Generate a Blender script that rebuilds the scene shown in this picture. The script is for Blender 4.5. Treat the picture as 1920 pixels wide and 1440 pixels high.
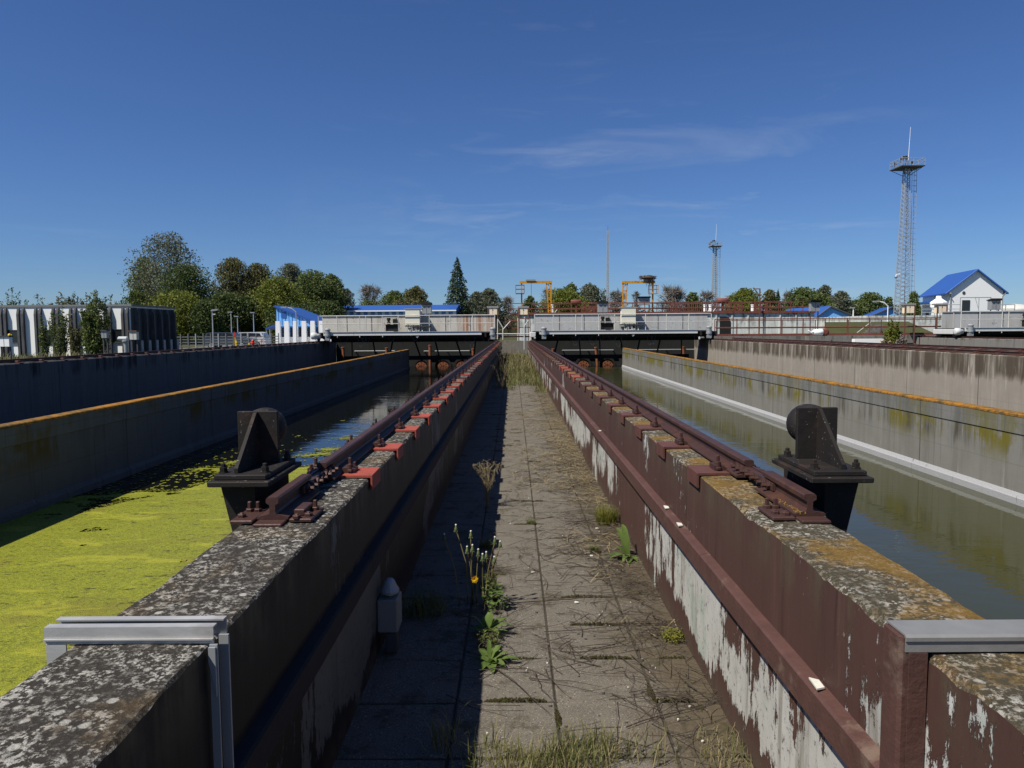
import bpy, math, random
import numpy as np
from mathutils import Vector, Matrix, noise as mnoise
for _o in list(bpy.data.objects): bpy.data.objects.remove(_o)
SC = bpy.context.scene
COL = SC.collection
R = math.radians
random.seed(7)

# ------------------------------------------------------------------ camera
FPX, CZ = 1360.0, 1.56
PITCH, YAW, ROLL = math.atan(102.0/FPX), 2.7/FPX, R(-0.4)
CR = (Matrix.Rotation(YAW, 3, 'Z') @ Matrix.Rotation(math.pi/2-PITCH, 3, 'X') @ Matrix.Rotation(ROLL, 3, 'Z'))
cd = bpy.data.cameras.new('camera'); cam = bpy.data.objects.new('camera', cd); COL.objects.link(cam)
cam.location = (0, 0, CZ); cam.rotation_euler = CR.to_euler()
cd.sensor_fit = 'HORIZONTAL'; cd.sensor_width = 36; cd.lens = 36*FPX/1920; cd.clip_start = 0.05; cd.clip_end = 5000
SC.camera = cam
def P(px, py, Y):
    d = CR @ Vector(((px-960)/FPX, -(py-720)/FPX, -1)); return Vector((0, 0, CZ)) + d*(Y/d.y)
def PZ(px, py, z):
    d = CR @ Vector(((px-960)/FPX, -(py-720)/FPX, -1)); return Vector((0, 0, CZ)) + d*((z-CZ)/d.z)

# ------------------------------------------------------------------ sun, sky, exposure
SUN = Vector((0.59, 0.40, -1.0)).normalized()
sl = bpy.data.lights.new('sun', 'SUN'); sl.energy = 5.0; sl.angle = R(0.55); sl.color = (1.0, 0.95, 0.86)
so = bpy.data.objects.new('sun', sl); COL.objects.link(so); so.location = (-20, -15, 40)
so.rotation_euler = SUN.to_track_quat('-Z', 'Y').to_euler()
W = bpy.data.worlds.new('World'); SC.world = W; W.use_nodes = True
wt = W.node_tree; wt.nodes.clear()
def wn(t, **k):
    n = wt.nodes.new(t)
    for a, b in k.items(): setattr(n, a, b)
    return n
wo = wn('ShaderNodeOutputWorld'); wb = wn('ShaderNodeBackground'); wb.inputs[1].default_value = SKY_STRENGTH = 0.05
sk = wn('ShaderNodeTexSky', sky_type='NISHITA', sun_disc=False)
sk.sun_elevation = math.asin(-SUN.z); sk.sun_rotation = math.atan2(-SUN.x, -SUN.y) % (2*math.pi)
sk.air_density = 1.0; sk.dust_density = 0.0; sk.ozone_density = 1.0; sk.altitude = 100
tc = wn('ShaderNodeTexCoord')
def wispy(scale, sx, sy, sz, rot, lo, hi, seed):
    mp = wn('ShaderNodeMapping'); mp.inputs['Scale'].default_value = (sx, sy, sz); mp.inputs['Rotation'].default_value = rot
    mp.inputs['Location'].default_value = (seed, seed*.7, seed*.3)
    wt.links.new(tc.outputs['Generated'], mp.inputs[0])
    nz = wn('ShaderNodeTexNoise'); nz.inputs['Scale'].default_value = scale; nz.inputs['Detail'].default_value = 9
    nz.inputs['Roughness'].default_value = .58; nz.inputs['Distortion'].default_value = .55
    wt.links.new(mp.outputs[0], nz.inputs['Vector'])
    mr = wn('ShaderNodeMapRange'); mr.inputs[1].default_value = lo; mr.inputs[2].default_value = hi
    wt.links.new(nz.outputs[0], mr.inputs[0]); return mr.outputs[0]
c1 = wispy(2.2, 1.6, 1.0, 9.0, (0, R(8), 0), .54, .86, 7.7)
c2 = wispy(5.0, 1.2, 1.0, 8.0, (0, R(-12), R(20)), .58, .9, 8.4)
cov = wispy(1.6, 1, 1, 1.6, (0, 0, 0), .46, .68, 5.2)
def wm(op, a, b):
    m = wn('ShaderNodeMath', operation=op)
    for i, v in enumerate((a, b)):
        if isinstance(v, (int, float)): m.inputs[i].default_value = v
        else: wt.links.new(v, m.inputs[i])
    m.use_clamp = True
    return m.outputs[0]
sx_ = wn('ShaderNodeSeparateXYZ'); wt.links.new(tc.outputs['Generated'], sx_.inputs[0])
lowm = wn('ShaderNodeMapRange', interpolation_type='SMOOTHSTEP'); wt.links.new(sx_.outputs[2], lowm.inputs[0]); lowm.inputs[1].default_value = .33; lowm.inputs[2].default_value = .14; lowm.inputs[3].default_value = .22
rgt = wn('ShaderNodeMapRange', interpolation_type='SMOOTHSTEP'); wt.links.new(sx_.outputs[0], rgt.inputs[0]); rgt.inputs[1].default_value = -.25; rgt.inputs[2].default_value = .2; rgt.inputs[3].default_value = .55
cl = wm('MULTIPLY', wm('MULTIPLY', wm('MULTIPLY', wm('ADD', c1, c2), cov), wm('MULTIPLY', lowm.outputs[0], rgt.outputs[0])), .44)
tint = wn('ShaderNodeMix', data_type='RGBA', blend_type='MULTIPLY'); tint.inputs[0].default_value = 1; wt.links.new(sk.outputs[0], tint.inputs[6]); tint.inputs[7].default_value = (.56, .83, 1.34, 1)
mx = wn('ShaderNodeMix', data_type='RGBA'); wt.links.new(cl, mx.inputs[0]); wt.links.new(tint.outputs[2], mx.inputs[6])
mx.inputs[7].default_value = (9.5, 10.0, 10.8, 1)
wt.links.new(mx.outputs[2], wb.inputs[0]); wt.links.new(wb.outputs[0], wo.inputs[0])
SC.view_settings.view_transform = 'Standard'; SC.view_settings.look = 'None'
SC.view_settings.exposure = 0.35; SC.view_settings.gamma = 1.0

# ------------------------------------------------------------------ object helpers
WL = {}
def thing(name, label, cat, loc=(0, 0, 0), group=None, rz=0):
    o = bpy.data.objects.new(name, None); COL.objects.link(o); o.location = loc; o.rotation_euler = (0, 0, rz)
    o.empty_display_size = .2
    WL[o.name] = Vector(loc); return tag(o, label, cat, group)
def tag(o, label, cat, group=None, kind=None):
    if label: o['label'] = label
    if cat: o['category'] = cat
    if group: o['group'] = group
    if kind: o['kind'] = kind
    return o
def struct(o): o['kind'] = 'structure'; return o
def stuff(o, label=None, cat=None):
    o['kind'] = 'stuff'
    return tag(o, label, cat)
def copy_tree(o, parent=None):
    c = o.copy(); COL.objects.link(c)
    if parent: c.parent = parent
    for ch in list(o.children): copy_tree(ch, c)
    return c
class MB:
    def __init__(s): s.v = []; s.f = []; s.m = []
    def add(s, vs, fs, mi=0):
        b = len(s.v); s.v.extend(tuple(v) for v in vs)
        for f in fs: s.f.append(tuple(i+b for i in f)); s.m.append(mi)
        return s
    def box(s, x0, x1, y0, y1, z0, z1, mi=0):
        return s.add([(x0,y0,z0),(x1,y0,z0),(x1,y1,z0),(x0,y1,z0),(x0,y0,z1),(x1,y0,z1),(x1,y1,z1),(x0,y1,z1)],
              [(0,3,2,1),(4,5,6,7),(0,1,5,4),(1,2,6,5),(2,3,7,6),(3,0,4,7)], mi)
    def bbox(s, x0, x1, y0, y1, z0, z1, b=.01, mi=0):   # box with chamfered top and vertical edges
        def ring(i, z): return [(x0+i,y0,z),(x1-i,y0,z),(x1,y0+i,z),(x1,y1-i,z),(x1-i,y1,z),(x0+i,y1,z),(x0,y1-i,z),(x0,y0+i,z)]
        def ring2(i, z): return [(x0+i,y0+b,z),(x1-i,y0+b,z),(x1-b,y0+i,z),(x1-b,y1-i,z),(x1-i,y1-b,z),(x0+i,y1-b,z),(x0+b,y1-i,z),(x0+b,y0+i,z)]
        vs = ring2(2*b, z0)+ring(b, z0+b)+ring(b, z1-b)+ring2(2*b, z1)
        fs = [tuple(reversed(range(8))), tuple(range(24, 32))]
        for k in range(3):
            for i in range(8): j = (i+1) % 8; fs.append((k*8+i, k*8+j, k*8+8+j, k*8+8+i))
        return s.add(vs, fs, mi)
    def tube(s, p, q, r, n=8, r2=None, mi=0, cap=True):
        p = Vector(p); q = Vector(q); d = (q-p)
        if d.length < 1e-6: return s
        d.normalize(); a = d.orthogonal().normalized(); b = d.cross(a); r2 = r if r2 is None else r2
        vs = [p+(a*math.cos(t)+b*math.sin(t))*r for t in [2*math.pi*i/n for i in range(n)]]
        vs += [q+(a*math.cos(t)+b*math.sin(t))*r2 for t in [2*math.pi*i/n for i in range(n)]]
        fs = [(i, (i+1) % n, n+(i+1) % n, n+i) for i in range(n)]
        if cap: fs += [tuple(reversed(range(n))), tuple(range(n, 2*n))]
        return s.add(vs, fs, mi)
    def path(s, pts, r, n=6, r2=None, mi=0):
        r2 = r if r2 is None else r2; k = len(pts)-1
        for i in range(k):
            a = r+(r2-r)*i/k; b = r+(r2-r)*(i+1)/k
            s.tube(pts[i], pts[i+1], a, n, b, mi, cap=(i in (0, k-1)))
        return s
    def bar(s, p, q, w, h, mi=0):
        p = Vector(p); q = Vector(q); d = (q-p).normalized()
        up = Vector((0, 0, 1)) if abs(d.z) < .95 else Vector((0, 1, 0))
        a = d.cross(up).normalized(); b = a.cross(d)
        vs = [c+a*(sx*w/2)+b*(sy*h/2) for c in (p, q) for sx, sy in ((-1,-1),(1,-1),(1,1),(-1,1))]
        return s.add(vs, [(3,2,1,0),(4,5,6,7),(0,1,5,4),(1,2,6,5),(2,3,7,6),(3,0,4,7)], mi)
    def prism(s, poly, axis, a, b, mi=0):   # polygon in the two other axes, extruded along axis
        def mk(u, v, t): return {'x': (t, u, v), 'y': (u, t, v), 'z': (u, v, t)}[axis]
        n = len(poly)
        vs = [mk(u, v, a) for u, v in poly]+[mk(u, v, b) for u, v in poly]
        return s.add(vs, [tuple(range(n)), tuple(reversed(range(n, 2*n)))]+[(i, n+i, n+(i+1) % n, (i+1) % n) for i in range(n)], mi)
    def lathe(s, c, prof, n=16, axis='z', mi=0):
        c = Vector(c); vs = []; k = len(prof)
        for r, h in prof:
            for i in range(n):
                t = 2*math.pi*i/n; u, v = r*math.cos(t), r*math.sin(t)
                vs.append(c+Vector({'z': (u, v, h), 'y': (u, h, v), 'x': (h, u, v)}[axis]))
        fs = [(j*n+i, j*n+(i+1) % n, (j+1)*n+(i+1) % n, (j+1)*n+i) for j in range(k-1) for i in range(n)]
        fs += [tuple(reversed(range(n))), tuple(range((k-1)*n, k*n))]
        return s.add(vs, fs, mi)
    def build(s, name, mat, parent=None, smooth=False, fix=True):
        me = bpy.data.meshes.new(name)
        off = WL.get(parent.name, Vector()) if parent else Vector()
        me.from_pydata([(v[0]-off.x, v[1]-off.y, v[2]-off.z) for v in s.v], [], s.f)
        mats = mat if isinstance(mat, (list, tuple)) else [mat]
        for m in mats: me.materials.append(m)
        if len(mats) > 1: me.polygons.foreach_set('material_index', s.m)
        if smooth: me.polygons.foreach_set('use_smooth', [True]*len(s.f))
        me.update()
        if fix:
            import bmesh
            bm = bmesh.new(); bm.from_mesh(me); bmesh.ops.recalc_face_normals(bm, faces=bm.faces); bm.to_mesh(me); bm.free()
        o = bpy.data.objects.new(name, me); COL.objects.link(o)
        if parent: o.parent = parent
        WL[o.name] = off.copy(); return o

# ------------------------------------------------------------------ material helpers
class NT:
    def __init__(s, name):
        s.m = bpy.data.materials.new(name); s.m.use_nodes = True; s.t = s.m.node_tree; s.t.nodes.clear()
        s.out = s.n('ShaderNodeOutputMaterial'); g = s.n('ShaderNodeNewGeometry'); s.pos = g.outputs['Position']; s.nrm = g.outputs['Normal']
    def n(s, t, **k):
        n = s.t.nodes.new(t)
        for a, b in k.items(): setattr(n, a, b)
        return n
    def L(s, v, i):
        if isinstance(v, (int, float)): i.default_value = v
        elif isinstance(v, tuple): i.default_value = v if len(v) == 4 or i.type == 'VECTOR' else (*v, 1)
        else: s.t.links.new(v, i)
    def mp(s, sc=(1, 1, 1), loc=(0, 0, 0), vec=None, rot=(0, 0, 0)):
        m = s.n('ShaderNodeMapping'); m.inputs['Scale'].default_value = sc; m.inputs['Location'].default_value = loc; m.inputs['Rotation'].default_value = rot
        s.L(vec or s.pos, m.inputs[0]); return m.outputs[0]
    def noise(s, scale, detail=5, rough=.6, vec=None, dist=0, col=False):
        m = s.n('ShaderNodeTexNoise'); m.inputs['Scale'].default_value = scale; m.inputs['Detail'].default_value = detail
        m.inputs['Roughness'].default_value = rough; m.inputs['Distortion'].default_value = dist
        s.L(vec or s.pos, m.inputs['Vector']); return m.outputs[1 if col else 0]
    def vor(s, scale, vec=None, feat='F1', out=0):
        m = s.n('ShaderNodeTexVoronoi', feature=feat); m.inputs['Scale'].default_value = scale
        s.L(vec or s.pos, m.inputs['Vector']); return m.outputs[out]
    def sm(s, v, lo, hi, a=0.0, b=1.0):
        m = s.n('ShaderNodeMapRange', interpolation_type='SMOOTHSTEP')
        s.L(v, m.inputs[0]); s.L(lo, m.inputs[1]); s.L(hi, m.inputs[2]); m.inputs[3].default_value = a; m.inputs[4].default_value = b
        return m.outputs[0]
    def ma(s, op, a, b=0.0, clamp=False):
        m = s.n('ShaderNodeMath', operation=op); m.use_clamp = clamp; s.L(a, m.inputs[0]); s.L(b, m.inputs[1]); return m.outputs[0]
    def mul(s, a, b): return s.ma('MULTIPLY', a, b)
    def add(s, a, b): return s.ma('ADD', a, b)
    def xyz(s, vec=None):
        m = s.n('ShaderNodeSeparateXYZ'); s.L(vec or s.pos, m.inputs[0]); return m.outputs
    def mix(s, a, b, f):
        m = s.n('ShaderNodeMix', data_type='RGBA'); s.L(f, m.inputs[0]); s.L(a, m.inputs[6]); s.L(b, m.inputs[7]); return m.outputs[2]
    def bump(s, h, st=.4, d=.01, nrm=None):
        m = s.n('ShaderNodeBump'); m.inputs['Strength'].default_value = st; m.inputs['Distance'].default_value = d; s.L(h, m.inputs['Height'])
        if nrm: s.L(nrm, m.inputs['Normal'])
        return m.outputs[0]
    def done(s, col, rough=.8, metal=0.0, nrm=None, spec=.35, trans=None):
        b = s.n('ShaderNodeBsdfPrincipled'); s.L(col, b.inputs['Base Color']); s.L(rough, b.inputs['Roughness']); s.L(metal, b.inputs['Metallic'])
        b.inputs['Specular IOR Level'].default_value = spec
        if nrm: s.L(nrm, b.inputs['Normal'])
        sh = b.outputs[0]
        if trans:
            t = s.n('ShaderNodeBsdfTranslucent'); s.L(col, t.inputs[0]); mx = s.n('ShaderNodeMixShader'); mx.inputs[0].default_value = trans
            s.t.links.new(sh, mx.inputs[1]); s.t.links.new(t.outputs[0], mx.inputs[2]); sh = mx.outputs[0]
        s.t.links.new(sh, s.out.inputs[0]); return s.m
MT = {}
def simple(name, col, rough=.6, metal=0.0, var=.25, scale=6, bump=.0, dirt=None, dirtcut=(.55, .75), streak=False, spec=.35):
    t = NT(name); n = t.noise(scale, 5, .6)
    c = t.mix(tuple(x*(1-var) for x in col), tuple(min(1, x*(1+var)) for x in col), n)
    if dirt:
        v = t.mp((5, 5, .35)) if streak else None
        d = t.sm(t.noise(2.4 if streak else scale*.6, 6, .65, v), *dirtcut); c = t.mix(c, dirt, d)
    MT[name] = t.done(c, rough, metal, t.bump(t.noise(scale*5, 4), bump, .01) if bump else None, spec)
    return MT[name]

# concrete with lichen (tops of the walkway walls)
def lichen(name, yel, white, basec):
    t = NT(name)
    fine = t.noise(120, 6, .7); mid = t.noise(46, 6, .68, dist=.3); big = t.noise(5.5, 4, .6); bl = t.vor(60, t.mp((1, .8, 1)))
    base = t.mix(basec, tuple(c*2.1 for c in basec), fine)
    wmask = t.ma('MAXIMUM', t.sm(t.add(t.mul(mid, .62), t.mul(fine, .5)), .545, .63), t.mul(t.sm(t.add(bl, t.mul(mid, .5)), .46, .36), .9))
    wmask = t.mul(wmask, t.sm(big, .3, .6, white*.45, white))
    r1 = t.vor(26, t.mp((1, .9, 1), (3, 1, 0)), out=1); rd = t.vor(26, t.mp((1, .9, 1), (3, 1, 0))); ros = t.mul(t.sm(t.add(rd, t.mul(fine, .45)), .52, .40), t.sm(t.xyz(r1)[0], .62, .66))
    wmask = t.ma('MAXIMUM', t.mul(wmask, t.sm(t.noise(14, 5, .65), .38, .58, .12, 1)), t.mul(ros, .8*white))
    c = t.mix(base, t.mix((.20, .185, .155), (.60, .58, .52), t.noise(85, 4, .7)), wmask)
    ymask = t.mul(t.sm(t.add(t.mul(t.noise(3.1, 4, .6), .7), t.mul(mid, .42)), .565-.06*yel, .70-.06*yel), min(1, yel*.9))
    c = t.mix(c, t.mix((.075, .055, .012), (.30, .155, .02), fine), ymask)
    omask = t.mul(t.sm(t.noise(2.2, 5, .7), .62-.04*yel, .72-.04*yel), min(1, yel)*.8)
    c = t.mix(c, (.32, .13, .015), t.mul(omask, t.sm(fine, .42, .6)))
    b = t.bump(t.add(t.mul(mid, .8), t.mul(fine, .35)), .9, .012)
    MT[name] = t.done(c, .95, 0, b, .2)
lichen('lichen_pale', .25, 1.0, (.022, .019, .015))
lichen('lichen_yellow', .80, .95, (.036, .030, .018))

# flaking brown paint on the walkway walls
def flaking(name, pa, pb, bias, wmul):
    t = NT(name); X, Y, Z = t.xyz()
    st = t.noise(1.0, 9, .70, t.mp((3, 4.6, 1.5)), .3); st2 = t.noise(1.0, 6, .68, t.mp((3, 13, .8), (0, 9, 2)))
    lg = t.noise(1.0, 3, .5, t.mp((1, 1.05, 1.1), (0, 3.7, 0)))
    fine = t.noise(55, 5, .7); fl = t.noise(1.0, 8, .8, t.mp((9, 20, 8))); spk = t.sm(t.noise(1, 7, .8, t.mp((20, 24, 11), (2, 2, 2))), .625, .65)
    hb = t.mul(t.sm(Z, .03, .20), t.sm(Z, .62, .44))          # bare plaster mostly below the ledge
    far = t.sm(Y, 8, 16, 0, .16)
    v = t.add(t.mul(t.add(st, -.5), 1.1), t.mul(t.add(st2, -.5), .75)); v = t.add(v, t.mul(t.add(lg, -.5), 2.6)); v = t.add(v, t.mul(t.add(fl, -.5), 1.05))
    v = t.add(v, t.add(t.mul(hb, .34), t.add(t.mul(t.mul(t.sm(Y, 5.0, 2.4), hb), .13), bias))); v = t.ma('SUBTRACT', v, far)
    peel = t.ma('MAXIMUM', t.sm(v, .0, .02), t.mul(spk, t.sm(v, -.50, -.22))); edge = t.sm(v, -.06, .0)
    pl = t.mix((.27, .26, .225), (.56, .56, .53), t.noise(7, 6, .68, t.mp((1, 1, .5))))
    pl = t.mix(pl, (.33, .37, .32), t.sm(t.noise(4, 3), .55, .7))
    pl = t.mix(pl, (.08, .07, .06), t.sm(t.noise(26, 8, .82), .54, .64)); pl = t.mix(pl, (.16, .14, .11), t.sm(t.noise(1, 6, .7, t.mp((4, 9, .6), (4, 4, 4))), .54, .70, 0, .8))
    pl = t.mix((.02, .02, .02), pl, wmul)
    pn = t.noise(1, 6, .6, t.mp((2, 3.5, .7))); c = t.mix(pa, pb, pn)
    c = t.mix(c, tuple(x*1.25+.012 for x in pa), t.mul(t.sm(t.noise(1, 6, .7, t.mp((4, 12, .8))), .54, .75), .7))
    c = t.mix(c, tuple(x*.55 for x in pb), t.sm(t.noise(1, 7, .7, t.mp((4, 17, .5), (7, 1, 3))), .55, .72, 0, .7))
    c = t.mix(c, (.075, .060, .036), t.mul(t.mul(t.sm(Z, .66, .89), t.sm(t.add(t.mul(t.noise(3, 6, .7), .6), t.mul(st2, .5)), .48, .66)), .85))
    c = t.mix(c, (.07, .055, .04), t.mul(t.sm(Z, .14, .0), t.sm(t.noise(6, 5, .7), .35, .6, .2, .8)))
    c = t.mix(t.mix(c, tuple(x*.4 for x in pb), t.mul(edge, .5)), pl, peel)
    MT[name] = t.done(c, .62, 0, t.bump(t.add(t.mul(peel, -.8), t.add(t.mul(fine, .14), t.mul(st, .5))), .6, .006), .3)
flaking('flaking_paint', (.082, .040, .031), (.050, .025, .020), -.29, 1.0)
flaking('flaking_paint_shaded', (.011, .008, .007), (.006, .0055, .005), -.44, .20)  # the brown paint darkened, left wall's shade put into the colour
simple('brown_steel_shaded', (.018, .014, .013), .85, 0, .4, 7, .2, (.05, .045, .04), (.6, .8))  # the brown ledge steel with the left side's shade painted in
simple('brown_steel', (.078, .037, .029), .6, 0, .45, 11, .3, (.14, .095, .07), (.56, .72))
simple('rust_rail', (.062, .030, .024), .55, .25, .4, 9, .25, (.11, .045, .022), (.52, .75))
simple('rust_orange', (.22, .075, .032), .85, 0, .45, 40, .3, (.07, .03, .02), (.5, .7))
simple('red_lead', (.30, .060, .038), .7, 0, .3, 18, .2, (.07, .03, .025), (.60, .72))
simple('brown_plate', (.10, .040, .030), .6, 0, .3, 15, .2, (.13, .06, .03), (.6, .75))
t = NT('black_steel'); n = t.noise(14, 6, .65); sp = t.sm(t.noise(75, 3, .6), .66, .72)
c = t.mix((.008, .007, .0065), (.026, .021, .018), n); c = t.mix(c, (.30, .28, .25), t.mul(sp, .7)); c = t.mix(c, (.055, .03, .02), t.sm(t.noise(5, 5), .56, .72))
MT['black_steel'] = t.done(c, .7, .1, t.bump(n, .35, .01), .25)
simple('dull_aluminium', (.24, .235, .22), .45, .3, .3, 8, .1, (.12, .09, .07), (.56, .75))
t = NT('aluminium'); n = t.noise(9, 6, .65, t.mp((.6, 1, 2.2))); c = t.mix((.30, .295, .28), (.62, .61, .58), n); c = t.mix(c, (.16, .12, .10), t.mul(t.sm(t.noise(4, 5), .55, .72), .55))
MT['aluminium'] = t.done(c, t.sm(n, .2, .8, .38, .6), .45, t.bump(n, .12, .01), .5)

# basin concrete with runs of dirt and algae
def basin(name, pale, dark, algae, ztop, zband, amt, alg_amt, band_dark=.6, runs=1.0):
    t = NT(name); X, Y, Z = t.xyz()
    run = t.noise(1, 8, .68, t.mp((2.2, 2.2, .22))); run2 = t.noise(1, 6, .7, t.mp((7, 7, .5), (5, 2, 1))); cl = t.noise(2.5, 6, .65); fine = t.noise(40, 5, .7)
    c = t.mix(tuple(x*.72 for x in pale), pale, cl)
    wob = t.mul(t.add(t.noise(1, 4, .6, t.mp((3, 3, .1))), -.5), .5)
    top = t.sm(t.add(Z, wob), zband-.25, zband+.03)
    d = t.mul(t.sm(t.add(t.mul(run, .62), t.mul(run2, .42)), .60-.11*amt, .72-.08*amt), t.ma('MAXIMUM', t.mul(top, 1.0), .22*runs))
    c = t.mix(c, dark, t.mul(d, .9))
    c = t.mix(c, tuple(x*1.4 for x in pale), t.mul(t.sm(t.noise(1, 7, .7, t.mp((9, 9, .7), (1, 8, 3))), .60, .68), .5))
    a = t.mul(t.sm(t.add(t.mul(t.noise(1, 5, .6, t.mp((.9, .9, 1.1), (3, 3, 0))), .7), t.mul(run2, .35)), .50, .60), t.mul(t.sm(Z, ztop-.75, ztop-.28), alg_amt))
    c = t.mix(c, algae, a)
    bd = t.mul(t.sm(Z, ztop-.245, ztop-.235), band_dark); c = t.mix(c, t.mix((.085, .09, .088), (.20, .20, .19), cl), t.mul(bd, t.sm(run, .35, .6, .5, 1)))
    j = t.ma('ABSOLUTE', t.add(t.ma('FRACT', t.mul(Y, 1/3.2)), -.5)); c = t.mix(c, (.05, .05, .045), t.mul(t.sm(j, .006, .003), .75))
    h = t.ma('ABSOLUTE', t.add(t.ma('FRACT', t.mul(t.add(Z, 2.0), 1/.52)), -.5)); c = t.mix(c, tuple(x*.45 for x in pale), t.mul(t.sm(h, .02, .006), .28))
    c = t.mix(c, tuple(x*.5 for x in pale), t.sm(fine, .60, .78, 0, .6)); c = t.mix(c, tuple(x*.38 for x in pale), t.mul(t.sm(t.noise(1, 8, .75, t.mp((13, 13, .35), (9, 2, 5))), .53, .66), t.sm(t.noise(1, 4, .6, t.mp((.8, .8, .5), (1, 7, 2))), .40, .60, 0, .75*runs)))
    MT[name] = t.done(c, .92, 0, t.bump(t.add(t.mul(fine, .5), t.mul(run2, .5)), .35, .01), .2)
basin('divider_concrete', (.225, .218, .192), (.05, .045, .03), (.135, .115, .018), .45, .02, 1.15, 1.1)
basin('algae_concrete_shaded', (.115, .115, .112), (.035, .032, .022), (.085, .060, .010), .45, .30, .8, 1.0, .4)  # concrete with algae, darkened as well to paint in the left basin's shade
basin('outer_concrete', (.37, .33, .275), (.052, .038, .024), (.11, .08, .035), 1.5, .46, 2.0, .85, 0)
basin('stained_concrete_shaded', (.12, .12, .122), (.016, .015, .013), (.05, .045, .02), 1.5, .65, 1.1, .5, 0)  # dirt runs as on the other walls, plus shade painted in by darker concrete
basin('dark_slime', (.026, .027, .026), (.010, .010, .010), (.03, .03, .02), 1.5, .9, 1.0, .4, 0)
basin('grey_concrete', (.22, .21, .19), (.05, .042, .032), (.07, .07, .03), 1.5, .9, .7, .6, 0)
t = NT('orange_lichen'); n = t.noise(14, 6, .7); c = t.mix((.085, .065, .028), (.33, .145, .018), t.sm(t.add(t.mul(n, .6), t.mul(t.noise(2.2, 5, .7), .45)), .42, .62)); MT['orange_lichen'] = t.done(c, .95, 0, t.bump(t.noise(50, 4), .6, .01), .2)
t = NT('lime_band'); n = t.noise(60, 5, .7); c = t.mix((.22, .22, .225), (.44, .44, .44), n); c = t.mix(c, (.13, .13, .125), t.sm(t.noise(5, 5, .7, t.mp((1, 3, 1))), .60, .75)); MT['lime_band'] = t.done(c, .9, 0, t.bump(n, .6, .01), .2)

# water
def water(name, col, col2, bs):
    t = NT(name); w1 = t.noise(1, 3, .55, t.mp((1.1, 2.6, 1)), .35); w2 = t.noise(1, 3, .5, t.mp((5, 11, 1)), .2)
    calm = t.sm(t.noise(.16, 2), .38, .62, .25, 1.0)
    c = t.mix(col, col2, t.noise(.5, 4))
    b = t.bump(t.mul(t.add(w1, t.mul(w2, .22)), calm), bs, .06)
    s = t.n('ShaderNodeBsdfPrincipled'); t.L(c, s.inputs['Base Color']); s.inputs['Roughness'].default_value = .03; s.inputs['IOR'].default_value = 1.333
    s.inputs['Specular IOR Level'].default_value = .5; t.L(b, s.inputs['Normal']); t.t.links.new(s.outputs[0], t.out.inputs[0]); MT[name] = t.m
water('black_water', (.0030, .0036, .0026), (.006, .0065, .004), .14)
water('green_water', (.043, .043, .015), (.034, .036, .014), .16)
t = NT('duckweed_leaf'); f = t.vor(85, out=1); n = t.noise(1.2, 5, .6); sx = t.xyz(f)[0]
c = t.mix((.115, .130, .008), (.25, .255, .020), sx); c = t.mix(c, (.15, .13, .020), t.sm(n, .50, .70, 0, .7)); c = t.mix(c, (.025, .028, .008), t.mul(t.sm(t.noise(26, 6, .75), .57, .66), .8)); c = t.mix(c, (.022, .025, .008), t.sm(t.add(t.mul(t.noise(1, 7, .75, t.mp((1.7, 9, 1), (0, 0, 0), None, (0, 0, .25)), .6), .7), t.mul(t.noise(14, 5, .75), .35)), .575, .64, 0, .85)); c = t.mix(c, (.34, .33, .03), t.sm(t.noise(1, 6, .7, t.mp((1.2, 3, 1), (5, 5, 5)), .8), .54, .66, 0, .55))
MT['duckweed_leaf'] = t.done(c, .55, 0, t.bump(t.vor(85), .5, .01), .3)

# ground and paving
t = NT('grass_ground'); n = t.noise(.7, 6, .65); f = t.noise(14, 5, .7); c = t.mix((.035, .045, .014), (.075, .075, .028), n); c = t.mix(c, (.16, .14, .075), t.sm(f, .55, .75, 0, .7)); MT['grass_ground'] = t.done(c, .95, 0, t.bump(f, .8, .04), .2)
t = NT('asphalt'); f = t.noise(20, 5, .7); c = t.mix((.10, .10, .095), (.17, .165, .155), f); MT['asphalt'] = t.done(c, .9)
t = NT('paving_slab'); X, Y, Z = t.xyz(); f = t.noise(120, 4, .7); g = t.noise(9, 6, .65); l = t.noise(1.6, 5, .6)
c = t.mix((.085, .074, .058), (.175, .155, .125), g); c = t.mix(c, (.40, .36, .30), t.sm(f, .585, .66, 0, .85)); c = t.mix(c, (.030, .024, .017), t.sm(t.noise(150, 4, .7, t.mp((1, 1, 1), (7, 7, 7))), .54, .64, 0, .85))
edge = t.sm(t.add(X, t.mul(t.add(l, -.5), .9)), .35, .80); c = t.mix(c, t.mix((.046, .034, .020), (.105, .080, .046), t.noise(30, 6, .75)), t.mul(edge, .85))
c = t.mix(c, (.045, .038, .018), t.mul(t.sm(t.noise(3.4, 7, .75), .53, .64), .7)); c = t.mix(c, (.038, .030, .020), t.mul(t.sm(t.noise(1, 7, .75, t.mp((5, 1.6, 1))), .55, .66), .6)); c = t.mix(c, (.20, .185, .16), t.mul(t.sm(l, .58, .75), .35))
MT['paving_slab'] = t.done(c, .92, 0, t.bump(t.add(f, t.mul(g, .6)), .55, .006), .2)
simple('joint_soil', (.052, .043, .030), .95, 0, .5, 30, .6, (.040, .040, .010), (.5, .65))
simple('moss_green', (.045, .042, .008), .95, 0, .6, 60, .9, (.05, .025, .01), (.5, .65))
simple('twig_brown', (.060, .045, .034), .9, 0, .5, 20, 0)
simple('straw', (.22, .17, .09), .85, 0, .45, 12, 0)
def leafm(name, a, b, tr=.3, sc=.9):
    t = NT(name); n = t.noise(sc, 3, .6); c = t.mix(a, b, t.sm(n, .32, .68)); MT[name] = t.done(c, .6, 0, None, .25, tr); return t.m
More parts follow.
